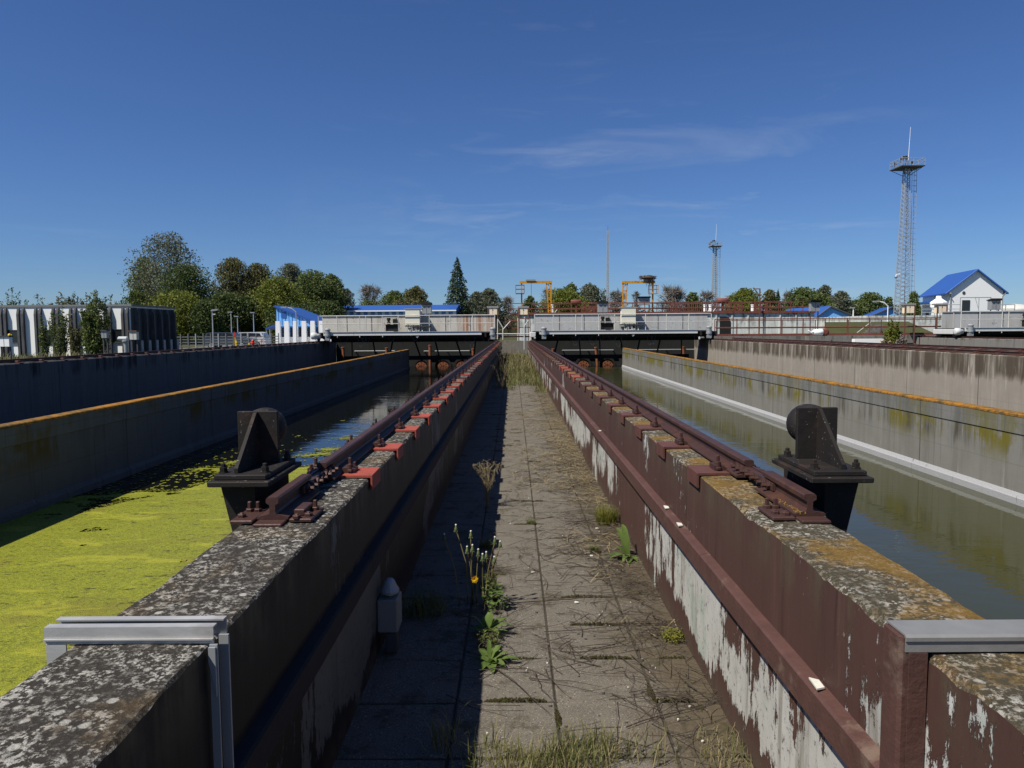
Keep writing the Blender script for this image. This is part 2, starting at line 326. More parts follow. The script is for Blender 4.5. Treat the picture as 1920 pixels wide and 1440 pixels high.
leafm('leaf_mid', (.075, .105, .024), (.125, .155, .042)); leafm('leaf_dark', (.050, .075, .020), (.090, .115, .032)); leafm('leaf_olive', (.105, .105, .034), (.155, .145, .058))
leafm('leaf_spring', (.115, .140, .018), (.18, .195, .032)); leafm('leaf_grey', (.105, .120, .070), (.17, .18, .115)); leafm('leaf_spruce', (.036, .060, .028), (.070, .098, .044), .2)
leafm('leaf_weed', (.075, .125, .022), (.14, .20, .05), .35, 9); leafm('blade_green', (.085, .105, .025), (.17, .17, .055), .35, 5); leafm('blade_dry', (.20, .165, .075), (.30, .25, .14), .3, 6)
simple('bark', (.075, .06, .045), .95, 0, .4, 5, .5); simple('birch_bark', (.42, .41, .38), .8, 0, .25, 4, .2, (.06, .05, .045), (.6, .7)); simple('bare_twig', (.16, .135, .115), .95, 0, .3, 2)

# buildings and metal
simple('white_render', (.86, .86, .83), .85, 0, .05, 3, 0, (.55, .53, .48), (.62, .85), True)
simple('clean_white', (.86, .86, .84), .8, 0, .03, 2)
t = NT('stained_white'); r = t.noise(1, 7, .7, t.mp((2.5, 2.5, .35))); c = t.mix((.72, .74, .70), (.50, .52, .47), t.noise(1.2, 5)); X, Y, Z = t.xyz()
c = t.mix(c, (.10, .11, .085), t.mul(t.sm(t.add(t.mul(r, .7), t.mul(t.noise(3, 6, .7), .4)), .50, .66), t.sm(Z, 1.2, 3.1, .35, 1))); MT['stained_white'] = t.done(c, .9)
simple('fin_dark', (.085, .085, .088), .9, 0, .35, 3, .2, (.035, .035, .035), (.5, .7), True)
simple('grey_metal', (.32, .33, .33), .5, .3, .2, 3, 0, (.18, .15, .12), (.6, .8), True)
simple('dark_grey', (.06, .06, .062), .6, 0, .3, 4); simple('soot_black', (.012, .012, .012), .8, 0, .4, 5)
simple('grime_black', (.013, .012, .0115), .85, 0, .5, 6, .2, (.035, .026, .02), (.58, .74))
simple('galvanised', (.42, .44, .45), .5, .35, .15, 2); simple('pale_paint', (.52, .51, .47), .6, 0, .15, 4, 0, (.20, .10, .05), (.62, .75))
simple('blue_roof', (.030, .098, .34), .45, .1, .12, 2); simple('blue_cladding', (.17, .44, .82), .55, 0, .08, 2); simple('blue_trim', (.03, .10, .34), .5)
simple('railing_red', (.17, .052, .036), .7, 0, .3, 4, 0, (.075, .03, .022), (.5, .7)); simple('railing_brown', (.13, .06, .042), .75, 0, .3, 4)
simple('crane_yellow', (.58, .27, .018), .5, 0, .15, 3, 0, (.16, .07, .025), (.58, .72)); simple('cream_box', (.84, .70, .50), .7, 0, .08, 5, 0, (.40, .28, .18), (.6, .8), True)
simple('cream_white', (.74, .71, .58), .7, 0, .06, 4, 0, (.50, .46, .36), (.6, .8), True); simple('slate_grey', (.20, .20, .19), .8, 0, .2, 5)
simple('window_dark', (.020, .024, .028), .12, 0, .2, 2, spec=.6); simple('red_paint', (.50, .045, .025), .5, 0, .1); simple('orange_paint', (.65, .16, .03), .5, 0, .1); simple('yellow_paint', (.70, .50, .03), .5, 0, .1)
simple('car_blue', (.08, .10, .13), .25, .4, .05, 2, spec=.6); simple('car_white', (.62, .63, .64), .25, 0, .05, 2, spec=.6); simple('rubber', (.015, .015, .015), .8, 0, .2); simple('fence_grey', (.16, .17, .17), .6, .2, .15, 2)
simple('dandelion_yellow', (.80, .48, .01), .6, 0, .1, 40); simple('stem_red', (.16, .13, .05), .6, 0, .4, 12); simple('bud_green', (.10, .13, .05), .7, 0, .4, 60); simple('seed_white', (.55, .52, .45), .9, 0, .2, 60); simple('chip_white', (.55, .53, .46), .9, 0, .25, 30)
simple('pebble_grey', (.13, .12, .10), .9, 0, .4, 20)
simple('nest_stick', (.085, .065, .05), .95, 0, .5, 6)
t = NT('bridge_panel'); X, Y, Z = t.xyz(); r = t.noise(1, 7, .7, t.mp((2.2, 1, .22))); q = t.noise(2.2, 6, .68)
c = t.mix((.36, .365, .355), (.50, .505, .49), q); left = t.sm(X, -.5, .5, 1, 0); c = t.mix(c, (.56, .53, .455), t.mul(left, .8))
c = t.mix(c, (.075, .075, .065), t.mul(t.sm(t.add(t.mul(q, .7), t.mul(t.noise(9, 6, .75), .45)), .63, .75), .75))
c = t.mix(c, (.28, .25, .20), t.mul(t.sm(r, .52, .72), .6))
rz = t.ma('MAXIMUM', t.mul(t.sm(X, -3.9, -2.7), t.mul(t.sm(X, -.7, -1.4), 1.0)), .16); rust = t.mul(t.sm(t.noise(1, 6, .7, t.mp((4.5, 1, .12), (2, 0, 0))), .47, .66), rz)
c = t.mix(c, (.30, .115, .035), t.mul(rust, .9)); MT['bridge_panel'] = t.done(c, .75, 0, None, .3)
simple('bridge_white', (.58, .585, .56), .7, 0, .12, 3, 0, (.22, .19, .15), (.58, .78), True)
M = MT
# ================================================================== setting: ground, basins, water
WT, ZW, ZD = 0.89, -0.67, 0.45           # wall top, water level, divider top
LI, LO, RI, RO = -0.66, -0.958, 0.848, 1.10
YE = 45.3                                 # end wall of the basins
def nz(*a): return mnoise.noise(Vector(a))
g = MB()
FAR = 900
for x0, x1, y0, y1 in ((-FAR, -11.25, -60, FAR), (11.5, FAR, -60, FAR), (-11.25, 11.5, YE+.3, FAR), (-11.25, 11.5, -60, -6)):
    g.add([(x0, y0, 0), (x1, y0, 0), (x1, y1, 0), (x0, y1, 0)], [(0, 1, 2, 3)])
struct(g.build('ground', M['grass_ground']))
g = MB().box(-70, -12.6, 63, 71, .0, .03); g.box(-32, -12.6, 71, 90, .0, .034); struct(g.build('road', M['asphalt']))
wl = MB().add([(-11.2, -6, ZW), (LO+.05, -6, ZW), (LO+.05, YE, ZW), (-11.2, YE, ZW)], [(0, 1, 2, 3)]); struct(wl.build('water_left', M['black_water']))
wr = MB().add([(RO-.05, -6, ZW), (11.4, -6, ZW), (11.4, YE, ZW), (RO-.05, YE, ZW)], [(0, 1, 2, 3)]); struct(wr.build('water_right', M['green_water']))

# duckweed mat with torn edges and holes
dw = MB()
def weed_here(x, y):
    edge = 12.0 - 1.75*max(0, (-x-3.4)) + 1.5*nz(x*.55, y*.4, 1.7) + .5*nz(x*1.6, y*1.2, 4.2)
    v = edge-y
    h = nz(x*.75, y*2.2, 9.1)+.55*nz(x*2.1, y*4.8, 3.3)+.3*nz(x*7, y*9, 2)
    if v > 0: return h < .34+.16*min(3.2, v)
    if v > -3.2: return h+.10*v > .22
    return v > -9 and nz(x*1.9, y*5.0, 21)+.5*nz(x*6, y*9, 5) > .72
cs = .036; GX = int(5.12/cs); gy = [.6]
while gy[-1] < 20: gy.append(gy[-1]+cs*(1+gy[-1]*.07))
vid = {}
def gv(i, k):
    if (i, k) not in vid:
        x, y = -6.03+i*cs, gy[k]; vid[i, k] = len(dw.v)
        dw.v.append((x+cs*.45*nz(x*9, y*9, 1)*(0 < i), y+cs*.6*nz(x*9, y*9, 8), ZW+.005))
    return vid[i, k]
for i in range(GX):
    for k in range(len(gy)-1):
        if weed_here(-6.03+(i+.5)*cs, (gy[k]+gy[k+1])/2): dw.f.append((gv(i, k), gv(i+1, k), gv(i+1, k+1), gv(i, k+1))); dw.m.append(0)
random.seed(77)
for _ in range(60000):
    x, y = random.uniform(-6.0, -.97), random.triangular(5, 17, 10.5)
    if weed_here(x, y): continue
    near = sum(weed_here(x+a, y+b) for a, b in ((.12, 0), (-.12, 0), (0, .16), (0, -.16)))
    if random.random() < (.0, .5, .75, .95, 1)[near] or (near == 0 and random.random() < .035*max(0, 1-abs(y-11)/5)):
        r = random.uniform(.010, .032); a0 = random.random()*3; b = len(dw.v)
        for q in range(5): dw.v.append((x+r*math.cos(a0+q*1.257)*random.uniform(.7, 1.3), y+1.2*r*math.sin(a0+q*1.257)*random.uniform(.7, 1.3), ZW+.0065))
        dw.f.append(tuple(range(b, b+5))); dw.m.append(0)
stuff(dw.build('duckweed', M['duckweed_leaf'], fix=False), 'bright yellow green duckweed floating on the dark water of the left basin', 'duckweed')

# ---- basin walls
def ysteps(y0, y1):
    ys = [y0]; y = y0
    while y < y1:
        y += .03 if y < 6 else (.10 if y < 14 else .6); ys.append(min(y, y1))
    return ys
def rough_wall(name, xin, xout, y0, y1, zb_in, zb_out, top, mats, seed, chip=1.0):
    mb = MB(); s = 1 if xin > xout else -1     # s: direction from outer to inner
    ys = ysteps(y0, y1); n = 9
    for y in ys:
        def c(k): 
            a = nz(y*1.3, k, seed)*.5+nz(y*5.5, k, seed+3)*.5+nz(y*19, k, seed+6)*.35
            return chip*(.007+.020*max(0, a)+.004*nz(y*40, k, seed))
        ci, co = c(1.5), c(7.5); w = .0035*nz(y*3, 2.2, seed)*chip
        tz = top+.004*nz(y*2.5, 5, seed)*chip
        mid = (xin+xout)/2
        pr = [(xin, zb_in), (xin, zb_in+.25), (xin+w, top-.12), (xin-s*ci*.15+w, tz-ci*1.25), (xin-s*ci, tz-.003), (mid, tz+.003*nz(y*4, 9, seed)*chip), (xout+s*co, tz-.003), (xout+s*co*.2, tz-co*1.2), (xout, zb_out)]
        mb.v.extend([(a, y, b) for a, b in pr])
    for i in range(len(ys)-1):
        for k in range(n-1):
            mb.f.append((i*n+k, i*n+k+1, (i+1)*n+k+1, (i+1)*n+k)); mb.m.append(0 if k < 3 else (1 if k < 7 else 2))
    mb.f.append(tuple(range(n))); mb.m.append(0); e = (len(ys)-1)*n; mb.f.append(tuple(range(e, e+n))); mb.m.append(0)
    return mb.build(name, mats)
wall_l = rough_wall('walkway_wall', LI, LO, -1.5, 41.6, -.05, -1.2, WT, [M['flaking_paint_shaded'], M['lichen_pale'], M['algae_concrete_shaded']], 11)
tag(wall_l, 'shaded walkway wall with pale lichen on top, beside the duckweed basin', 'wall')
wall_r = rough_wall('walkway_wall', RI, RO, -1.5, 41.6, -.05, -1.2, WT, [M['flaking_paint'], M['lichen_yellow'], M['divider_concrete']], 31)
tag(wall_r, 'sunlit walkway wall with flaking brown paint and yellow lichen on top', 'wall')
# brown steel ledge along the walkway face of each wall
def ledge(xw, s, parent, mat):
    mb = MB(); ys = [-1.5, 3.1, 3.104, 7.3, 7.304, 13, 13.01, 20, 41.4]
    for a, b in zip(ys[:-1], ys[1:]):
        if b-a < .05: continue
        mb.prism([(xw, .582), (xw+s*.032, .576), (xw+s*.040, .570), (xw+s*.040, .492), (xw+s*.034, .488), (xw+s*.034, .566), (xw, .572)], 'y', a, b)
    return mb.build('steel_ledge', mat, parent)
ledge(LI, 1, wall_l, M['brown_steel_shaded']); ledge(RI, -1, wall_r, M['brown_steel'])
# a few paint flakes lying on the ledge and hooks
f = MB()
for y, x in ((1.92, .825), (3.9, .83), (3.55, .822), (6.9, .825)): f.prism([(x-.012, y-.03), (x+.012, y-.022), (x+.014, y+.02), (x-.008, y+.035)], 'z', .584, .589)
f.build('paint_flake', M['chip_white'], wall_r)
# aluminium joint covers over the wall (left: two upright strips and a flashing down the face)
def strip(x0, x1, y, z0, z1, th=.006, name='joint_cover', par=None, bend=.0):
    mb = MB(); mb.box(x0, x1, y, y+th, z0, z1)
    mb.box(x0, x1, y-.012, y-.0005, z0+.012, z0+.016)
    return mb.build(name, M['aluminium'], par)
j = MB(); j.box(-1.012, -.648, 1.512, 1.516, WT+.002, WT+.039); j.box(-1.012, -.648, 1.5165, 1.532, WT+.035, WT+.039); j.box(-1.012, -.648, 1.5065, 1.5115, WT+.011, WT+.014)
j.box(-1.008, -.965, 1.510, 1.514, .70, WT+.0015); j.build('joint_cover', M['aluminium'], wall_l)
j = MB(); j.box(-1.010, -.640, 1.562, 1.567, WT+.003, WT+.041); j.box(-1.010, -.640, 1.548, 1.5615, WT+.0375, WT+.041); j.build('joint_cover', M['aluminium'], wall_l)
j = MB(); j.box(-.655, -.638, 1.505, 1.510, -.02, WT+.002); j.box(-.655, -.634, 1.555, 1.5615, -.02, WT+.0025); j.prism([(-.6548, WT-.002), (-.640, WT-.002), (-.640, WT-.11), (-.6545, WT-.035)], 'y', 1.498, 1.5035); j.build('joint_flashing', M['grey_metal'], wall_l)
# right: one folded cap with a lip, and the painted cover down the face
j = MB(); a, b = .796, 1.16
j.prism([(1.444, WT+.0042), (1.444, WT+.026), (1.4405, WT+.028), (1.4405, WT+.036), (1.447, WT+.0405), (1.520, WT+.0405), (1.520, WT+.003), (1.516, WT+.003), (1.516, WT+.0365), (1.450, WT+.0365), (1.4475, WT+.034), (1.4475, WT+.0042)], 'x', a+.004, b)
j.build('joint_cover', M['dull_aluminium'], wall_r)
j = MB(); j.prism([(.790, 1.452), (.797, 1.4455), (.8465, 1.4455), (.8465, 1.520), (.797, 1.520), (.790, 1.512)], 'z', -.02, WT+.034); j.box(.808, .8455, 1.442, 1.445, -.02, WT+.003); j.build('joint_flashing', M['brown_steel'], wall_r)
# weathered junction box low on the shaded wall
bx = thing('junction_box', 'weathered grey box with rounded cap low on the shaded left wall', 'junction box', (-.60, 3.42, .1))
b = MB().bbox(-.658, -.56, 3.36, 3.50, .12, .28, .006); b.build('box_body', M['slate_grey'], bx)
b = MB().lathe((-.605, 3.42, .30), [(.045, 0), (.047, .012), (.036, .03), (.026, .055), (.012, .068)], 14); b.tube((-.605, 3.42, .285), (-.605, 3.42, .30), .02); b.build('cap', M['grey_metal'], bx)
b = MB().bbox(-.62, -.565, 3.37, 3.46, .015, .119, .004); b.build('lower_panel', M['dark_grey'], bx)

# ---- dividers in the basins, with orange lichen tops
def divider(x, s, mat, label):
    mb = MB(); t = .17*s
    mb.prism([(x-s*.012, ZD), (x-s*.012, ZD-.235), (x, ZD-.25), (x, -1.6), (x+t, -1.6), (x+t, ZD)], 'y', -4, 42)
    o = mb.build('divider_wall', mat); tag(o, label, 'wall')
    tp = MB(); ys = [-4+.25*i for i in range(185)]; pr = 6; 
    for y in ys:
        w = .010*nz(y*2.1, 3, x); h = .010*nz(y*1.3, 1, x)
        for a, b in ((-.016, -.02+w), (-.016, .004), (-.006, .014+h), (.05, .020+h), (.15, .018), (.172, .002)): tp.v.append((x+s*a, y, ZD+b))
    for i in range(len(ys)-1):
        for k in range(pr-1): tp.f.append((i*pr+k, i*pr+k+1, (i+1)*pr+k+1, (i+1)*pr+k)); tp.m.append(0)
    tp.build('lichen_crust', M['orange_lichen'], o)
    lb = MB(); lb.prism([(x+s*.001, ZW-.4), (x-s*.035, ZW-.4), (x-s*.035, ZW+.085), (x-s*.026, ZW+.098), (x-s*.002, ZW+.148), (x+s*.001, ZW+.15)], 'y', -4, 42.004)
    lb.build('lime_ledge', M['lime_band'] if s > 0 else M['algae_concrete_shaded'], o)  # left lime band drawn dark, its shade put into the colour
    return o
divider(-6.03, -1, M['algae_concrete_shaded'], 'low shaded divider wall with an orange lichen top in the duckweed basin')
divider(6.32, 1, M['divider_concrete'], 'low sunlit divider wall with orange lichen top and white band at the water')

# ---- outer basin walls
def owall(x0, x1, y0, y1, mat, label, zt=WT, zb=-1.6):
    mb = MB(); mb.prism([(x0, zb), (x1, zb), (x1, zt-.02), (x1-.02, zt), (x0+.02, zt), (x0, zt-.02)], 'y', y0, y1)
    o = mb.build('basin_wall', mat); return tag(o, label, 'wall')
wol = owall(-11.40, -11.05, -4, YE, M['stained_concrete_shaded'], 'tall shaded, stained outer wall of the left basin, rail along its top')
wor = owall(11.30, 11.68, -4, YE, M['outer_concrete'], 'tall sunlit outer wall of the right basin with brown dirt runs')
w2 = owall(13.25, 13.58, -4, YE, M['grey_concrete'], 'second rail wall just beyond the outer wall of the right basin', zb=-.2)
w3 = owall(25.35, 25.75, 4, YE+12, M['grey_concrete'], 'stained far wall carrying the rail of the rightmost bridge', zb=-.2)
ew = MB(); ew.box(-11.045, LO-.05, YE, YE+.5, -1.6, 1.0); o = ew.build('end_wall', M['dark_slime']); tag(o, 'black slimy end wall of the left basin below the bridge', 'wall')
ew = MB(); ew.box(RO+.05, 11.295, YE, YE+.5, -1.6, 1.0); o = ew.build('end_wall', M['dark_slime']); tag(o, 'black slimy end wall of the right basin below the bridge', 'wall')
ew = MB(); ew.box(-1.0, 1.14, YE-.2, YE+.4, -.1, .86); o = ew.build('end_wall', M['grey_concrete']); tag(o, 'short grey concrete wall closing the far end of the walkway', 'wall')
# grating line, pipes and wheels at the end of the basins
def pipe(px, py0, lab, lean=.0, Y=YE-.35, bot=ZW-.2):
    p = P(px, py0, Y); mb = MB(); mb.tube((p.x, Y, p.z), (p.x+lean, Y, bot), .085, 10); mb.lathe((p.x, Y, p.z-.02), [(.085, 0), (.11, .01), (.11, .05), (.085, .06)], 10)
    return tag(mb.build('rusty_pipe', M['rust_orange']), lab, 'pipe', 'rusty pipes at the ends of the basins')
pipe(806, 648, 'tall rusty pipe standing in the water beside the rust wheels of the left basin')
pipe(887, 655, 'rusty pipe close to the left rail under the left bridge')
pipe(725, 653, 'short rusty pipe behind the end of the left divider wall')
pipe(643, 652, 'leftmost rusty pipe under the left bridge, behind the divider', .05)
pipe(1117, 652, 'leaning rusty pipe between the rust wheels of the right basin', .12)
pipe(1037, 655, 'rusty pipe close to the right rail under the right bridge')
pipe(1281, 651, 'rusty pipe under the right bridge, behind the right divider', .1)
def drum(px, lab):
    p = P(px, 688, YE-.12); mb = MB(); r = .36
    o = thing('sprocket_disc', lab, 'wheel', (p.x, YE-.15, ZW), 'half sunken wheels at the ends of the basins')
    pts = [(r*math.cos(a), r*math.sin(a)) for a in [math.pi*i/10 for i in range(11)]]
    mb.prism([(p.x+a, ZW-.1+b) for a, b in [(r, 0)]+pts[1:-1]+[(-r, 0)]], 'y', YE-.16, YE-.10); mb.build('disc', M['rust_orange'], o)
    for a, b in ((-.17, .12), (.17, .12), (0, .22), (0, .05), (-.1, .02), (.12, 0.0)): MB().lathe((p.x+a, YE-.16, ZW+b), [(.035, -.012), (.035, -.001)], 8, 'y').build('bolt_hole', M['soot_black'], o)
    k = MB(); m = 14; R2 = .52
    ring = [(p.x+R2*math.cos(math.pi*i/m), ZW-.02+R2*math.sin(math.pi*i/m)) for i in range(m+1)]; rin = [(p.x+.38*math.cos(math.pi*i/m), ZW-.02+.38*math.sin(math.pi*i/m)) for i in range(m+1)]
    for i in range(m): k.prism([ring[i], ring[i+1], rin[i+1], rin[i]], 'y', YE-.10, YE-.003)
    k.build('arch_rim', M['grime_black'], o)
drum(790, 'rust wheel half hidden by the tall pipe, leftmost in the left basin'); drum(831, 'rust wheel with bolt holes right of the tall pipe in the left basin'); drum(866, 'rust wheel partly behind the left rail')
drum(1094, 'rust wheel left of the leaning pipe in the right basin'); drum(1139, 'rust wheel right of the leaning pipe in the right basin')
def hbar(px0, px1, py, lab):
    a = P(px0, py, YE-.25); b = P(px1, py, YE-.25); mb = MB(); mb.tube(a, (b.x, b.y, a.z), .035, 6)
    for k in (0, .5, 1): x = a.x+(b.x-a.x)*k; mb.bar((x, YE-.25, a.z), (x, YE, a.z), .05, .05)
    tag(mb.build('wall_pipe', M['grey_metal']), lab, 'pipe')
hbar(665, 740, 658.5, 'thin pale pipe across the end wall behind the left divider'); hbar(795, 880, 658.5, 'thin pale pipe across the end wall over the rust wheels, left basin')
hbar(1055, 1150, 657, 'thin pale pipe across the end wall of the right basin, left of the divider'); hbar(1190, 1310, 656, 'thin pale pipe across the end wall behind the right divider')

# ================================================================== walkway
wk = MB(); random.seed(3)
wk.box(LI-.02, RI+.02, -1.5, 45, -.12, -.007, 1)
xs = [-.67, -.25, .17, .592, .862]
ys = [-1.03+.397*i for i in range(116)]
for i in range(len(ys)-1):
    for k in range(4):
        x0, x1 = xs[k]+.004, xs[k+1]-.004; y0, y1 = ys[i]+.003+random.uniform(0, .005), ys[i+1]-.003
        h = [random.uniform(-.005, .005) for _ in range(4)]; b = .007
        v = [(x0, y0, -.03), (x1, y0, -.03), (x1, y1, -.03), (x0, y1, -.03)]
        v += [(x0, y0, -b+h[0]), (x1, y0, -b+h[1]), (x1, y1, -b+h[2]), (x0, y1, -b+h[3])]
        v += [(x0+b, y0+b, h[0]), (x1-b, y0+b, h[1]), (x1-b, y1-b, h[2]), (x0+b, y1-b, h[3])]
        wk.add(v, [(8, 9, 10, 11)]+[(q, (q+1) % 4, 4+(q+1) % 4, 4+q) for q in range(4)]+[(4+q, 4+(q+1) % 4, 8+(q+1) % 4, 8+q) for q in range(4)])
struct(wk.build('walkway', [M['paving_slab'], M['joint_soil']]))
# moss cushions in the joints
ms = MB()
def cushion(x, y, lx, ly, h, seed):
    r_ = random.Random(seed)
    for i in range(int(40+lx*ly*60000)):
        u = r_.uniform(-1, 1); v = r_.gauss(0, .45)*(1-u*u*.6)*(1+.5*nz(u*3, seed, 2)); q = r_.uniform(.0025, .006)*(1-.4*abs(v))
        if abs(v) > 1.6: continue
        cx, cy = x+u*lx, y+v*ly; z = .002+h*max(0, 1-abs(v))*(1-u*u)*r_.uniform(.3, 1); ms.lathe((cx, cy, z-.004), [(q, 0), (q*.75, q*.9), (q*.2, q*1.5)], 5)
cushion(.0, 2.945, .13, .022, .018, 1); cushion(.17, 2.80, .012, .09, .012, 2); cushion(.43, 3.34, .12, .016, .014, 3); cushion(.42, 3.735, .13, .015, .012, 4); cushion(.41, 4.13, .14, .018, .014, 5); cushion(.02, 3.33, .10, .013, .012, 6); cushion(.66, 2.94, .10, .014, .012, 7); cushion(.58, 3.0, .012, .10, .010, 8)
random.seed(5)
for i in range(60):
    iy = random.randrange(10, 60); cushion(random.uniform(-.3, .8), ys[iy], random.uniform(.03, .12), random.uniform(.006, .012), random.uniform(.006, .012), i+20)
stuff(ms.build('moss', M['moss_green'], fix=False), 'dark green moss growing in the joints of the walkway slabs', 'moss')

# ---- twigs, straw and litter on the walkway
random.seed(21)
def twig(mb, x, y, z, L, ang, r, lift=.05, kink=.5, n=6):
    pts = [Vector((x, y, z))]; a = ang; e = random.uniform(-.1, .35)*lift*10
    for i in range(n):
        a += random.gauss(0, kink*.35); e += random.gauss(0, .12)-.02
        p = pts[-1]+Vector((math.cos(a)*L/n, math.sin(a)*L/n, math.sin(e)*L/n*.35))
        p.z = max(.004, min(p.z, .004+lift*1.6)); pts.append(p)
    mb.path(pts, r, 4, r*.35); return pts
tw = MB()
for i in range(620):
    y = random.choice((random.uniform(2.6, 5), random.uniform(3.2, 9), random.uniform(5, 17)))
    x = random.triangular(.1, .84, .74) if random.random() < .74 else random.uniform(-.30, .5)
    if y > 8 and random.random() < .4: x = random.uniform(-.3, .84)
    twig(tw, x, y, random.uniform(.003, .03), random.uniform(.10, .42), random.uniform(0, 6.28), random.uniform(.0012, .0026), random.uniform(.01, .05))
for cx, cy, k, sp in ((.66, 5.85, 60, .16), (.70, 4.5, 45, .13), (.62, 7.0, 50, .2), (-.12, 3.75, 30, .10), (.55, 9.5, 60, .28), (.74, 3.6, 45, .12), (.76, 4.2, 50, .10), (.74, 5.3, 50, .12), (.5, 5.2, 40, .2), (.72, 8.2, 60, .2), (.2, 7.6, 40, .2), (-.15, 3.45, 30, .10), (-.18, 4.6, 40, .12), (.70, 2.95, 40, .12)):
    for i in range(k): twig(tw, cx+random.gauss(0, sp*.7), cy+random.gauss(0, sp), random.uniform(.004, .06), random.uniform(.08, .3), random.uniform(0, 6.28), random.uniform(.001, .0022), .07, .9)
for x, y, L, a in ((-.16, 3.28, .55, -.75), (.06, 3.12, .34, -.5), (.15, 3.62, .55, .02), (.18, 4.05, .6, .06), (-.02, 4.02, .5, .25), (.43, 2.72, .7, .62), (.55, 3.55, .3, 1.7), (.55, 3.35, .35, -1.1)): twig(tw, x, y, .012, L, a, .0028, .03, .25, 9)
stuff(tw.build('dead_twigs', M['twig_brown']), 'dead brown twigs scattered over the walkway slabs', 'twigs')
sw = MB()
def blade(mb, x, y, z, h, w, lean, a, mi=0, droop=.5):
    d = Vector((math.cos(a), math.sin(a), 0)); s = Vector((-d.y, d.x, 0))*w
    p0 = Vector((x, y, z)); p1 = p0+d*lean*.35+Vector((0, 0, h*.6)); p2 = p0+d*lean+Vector((0, 0, h*(1-.4*droop*min(1, lean/h))))
    mb.add([p0-s, p0+s, p1+s*.8, p1-s*.8, p2], [(0, 1, 2, 3), (3, 2, 4)], mi)
for i in range(4200):
    y = random.triangular(3.2, 19, 9); x = random.uniform(-.32, .845) if random.random() < .55 else random.triangular(.2, .845, .8)
    if nz(x*2.2, y*.9, 3)+.32*(x > .45)+.03*(y-9) < .10: continue
    L = random.uniform(.05, .2); a = random.uniform(0, 6.28); z = random.uniform(.004, .03)
    d = Vector((math.cos(a), math.sin(a), 0)); s = Vector((-d.y, d.x, 0))*random.uniform(.0012, .003)
    p = Vector((x, y, z)); q = p+d*L+Vector((0, 0, random.uniform(-.5, .8)*.03)); q.z = max(q.z, .004)
    sw.add([p-s, p+s, q+s, q-s], [(0, 1, 2, 3)])
stuff(sw.build('dry_straw', M['straw'], fix=False), 'dry straw littering the walkway slabs', 'straw')
ch = MB()
for i in range(48):
    y = random.triangular(2.5, 9, 3); x = random.choice((random.triangular(.3, .83, .78), random.uniform(-.2, .7))); r = random.uniform(.002, .007) if random.random() < .93 else .016
    n = 5; a0 = random.random()*6; poly = [(x+r*random.uniform(.6, 1.1)*math.cos(a0+k*1.2566), y+r*random.uniform(.6, 1.1)*math.sin(a0+k*1.2566)) for k in range(n)]; ch.prism(poly, 'z', .004, .009)
stuff(ch.build('paint_chips', M['chip_white']), 'white paint chips fallen on the slabs below the flaking wall', 'paint chips')
pb = MB()
for i in range(260):
    y = random.uniform(2.5, 8); x = random.triangular(-.4, .845, .8) if random.random() < .6 else random.uniform(-.6, .84); r = random.uniform(.002, .006); pb.box(x-r, x+r*.8, y-r, y+r*1.2, .002, .004+r)
stuff(pb.build('grit', M['pebble_grey'], fix=False), 'small grey grit lying on the walkway slabs', 'grit')

# ---- grass tufts and plants
gn = MB(); random.seed(9)
for i in range(1500):      # strip of grass at the camera's feet
    x = random.triangular(-.22, .62, .16); y = random.uniform(2.30, 2.62)+.05*nz(x*5, 1, 1)
    if nz(x*4, y*4, 7) < -.25: continue
    blade(gn, x, y, 0, random.uniform(.03, .125), random.uniform(.0012, .0024), random.uniform(.01, .09), random.uniform(0, 6.28), 1 if random.random() < .42 else 0)
for i in range(260): blade(gn, random.gauss(.78, .06), random.gauss(2.55, .09), 0, random.uniform(.02, .06), .0014, random.uniform(.01, .05), random.uniform(0, 6.28), 1 if random.random() < .6 else 0)
for i in range(60): blade(gn, random.gauss(-.27, .03), random.gauss(2.62, .05), 0, random.uniform(.06, .15), .002, random.uniform(.02, .09), random.uniform(0, 6.28), 1 if random.random() < .5 else 0)
stuff(gn.build('near_grass', [M['blade_green'], M['blade_dry']], fix=False), 'short grass growing across the near end of the walkway', 'grass')
gf = MB()
for i in range(9000):
    y = 16+26*random.random()**1.25; x = random.uniform(-.60, .82)
    if y < 21 and nz(x*2, y*.7, 2)+.18*(y-19.5) < 0: continue
    if x < -.25 and y < 30 and random.random() < .6: continue
    hh = random.uniform(.05, .24)*(.45+min(1, (y-15)/14))*(1.0+.4*nz(x*1.5, y*.5, 8))
    tall = random.random() < .10
    blade(gf, x, y, 0, hh*(1.8 if tall else 1), random.uniform(.003, .006)*(1+y*.02), hh*random.uniform(.1, .7), random.uniform(0, 6.28), 1 if ((tall and random.random() < .7) or random.random() < (.10 if y < 28 else .45)+.3*max(0, nz(x, y*.6, 6))) else 0)
stuff(gf.build('far_grass', [M['blade_green'], M['blade_dry']], fix=False), 'tall green and dry grass filling the far half of the walkway', 'grass')
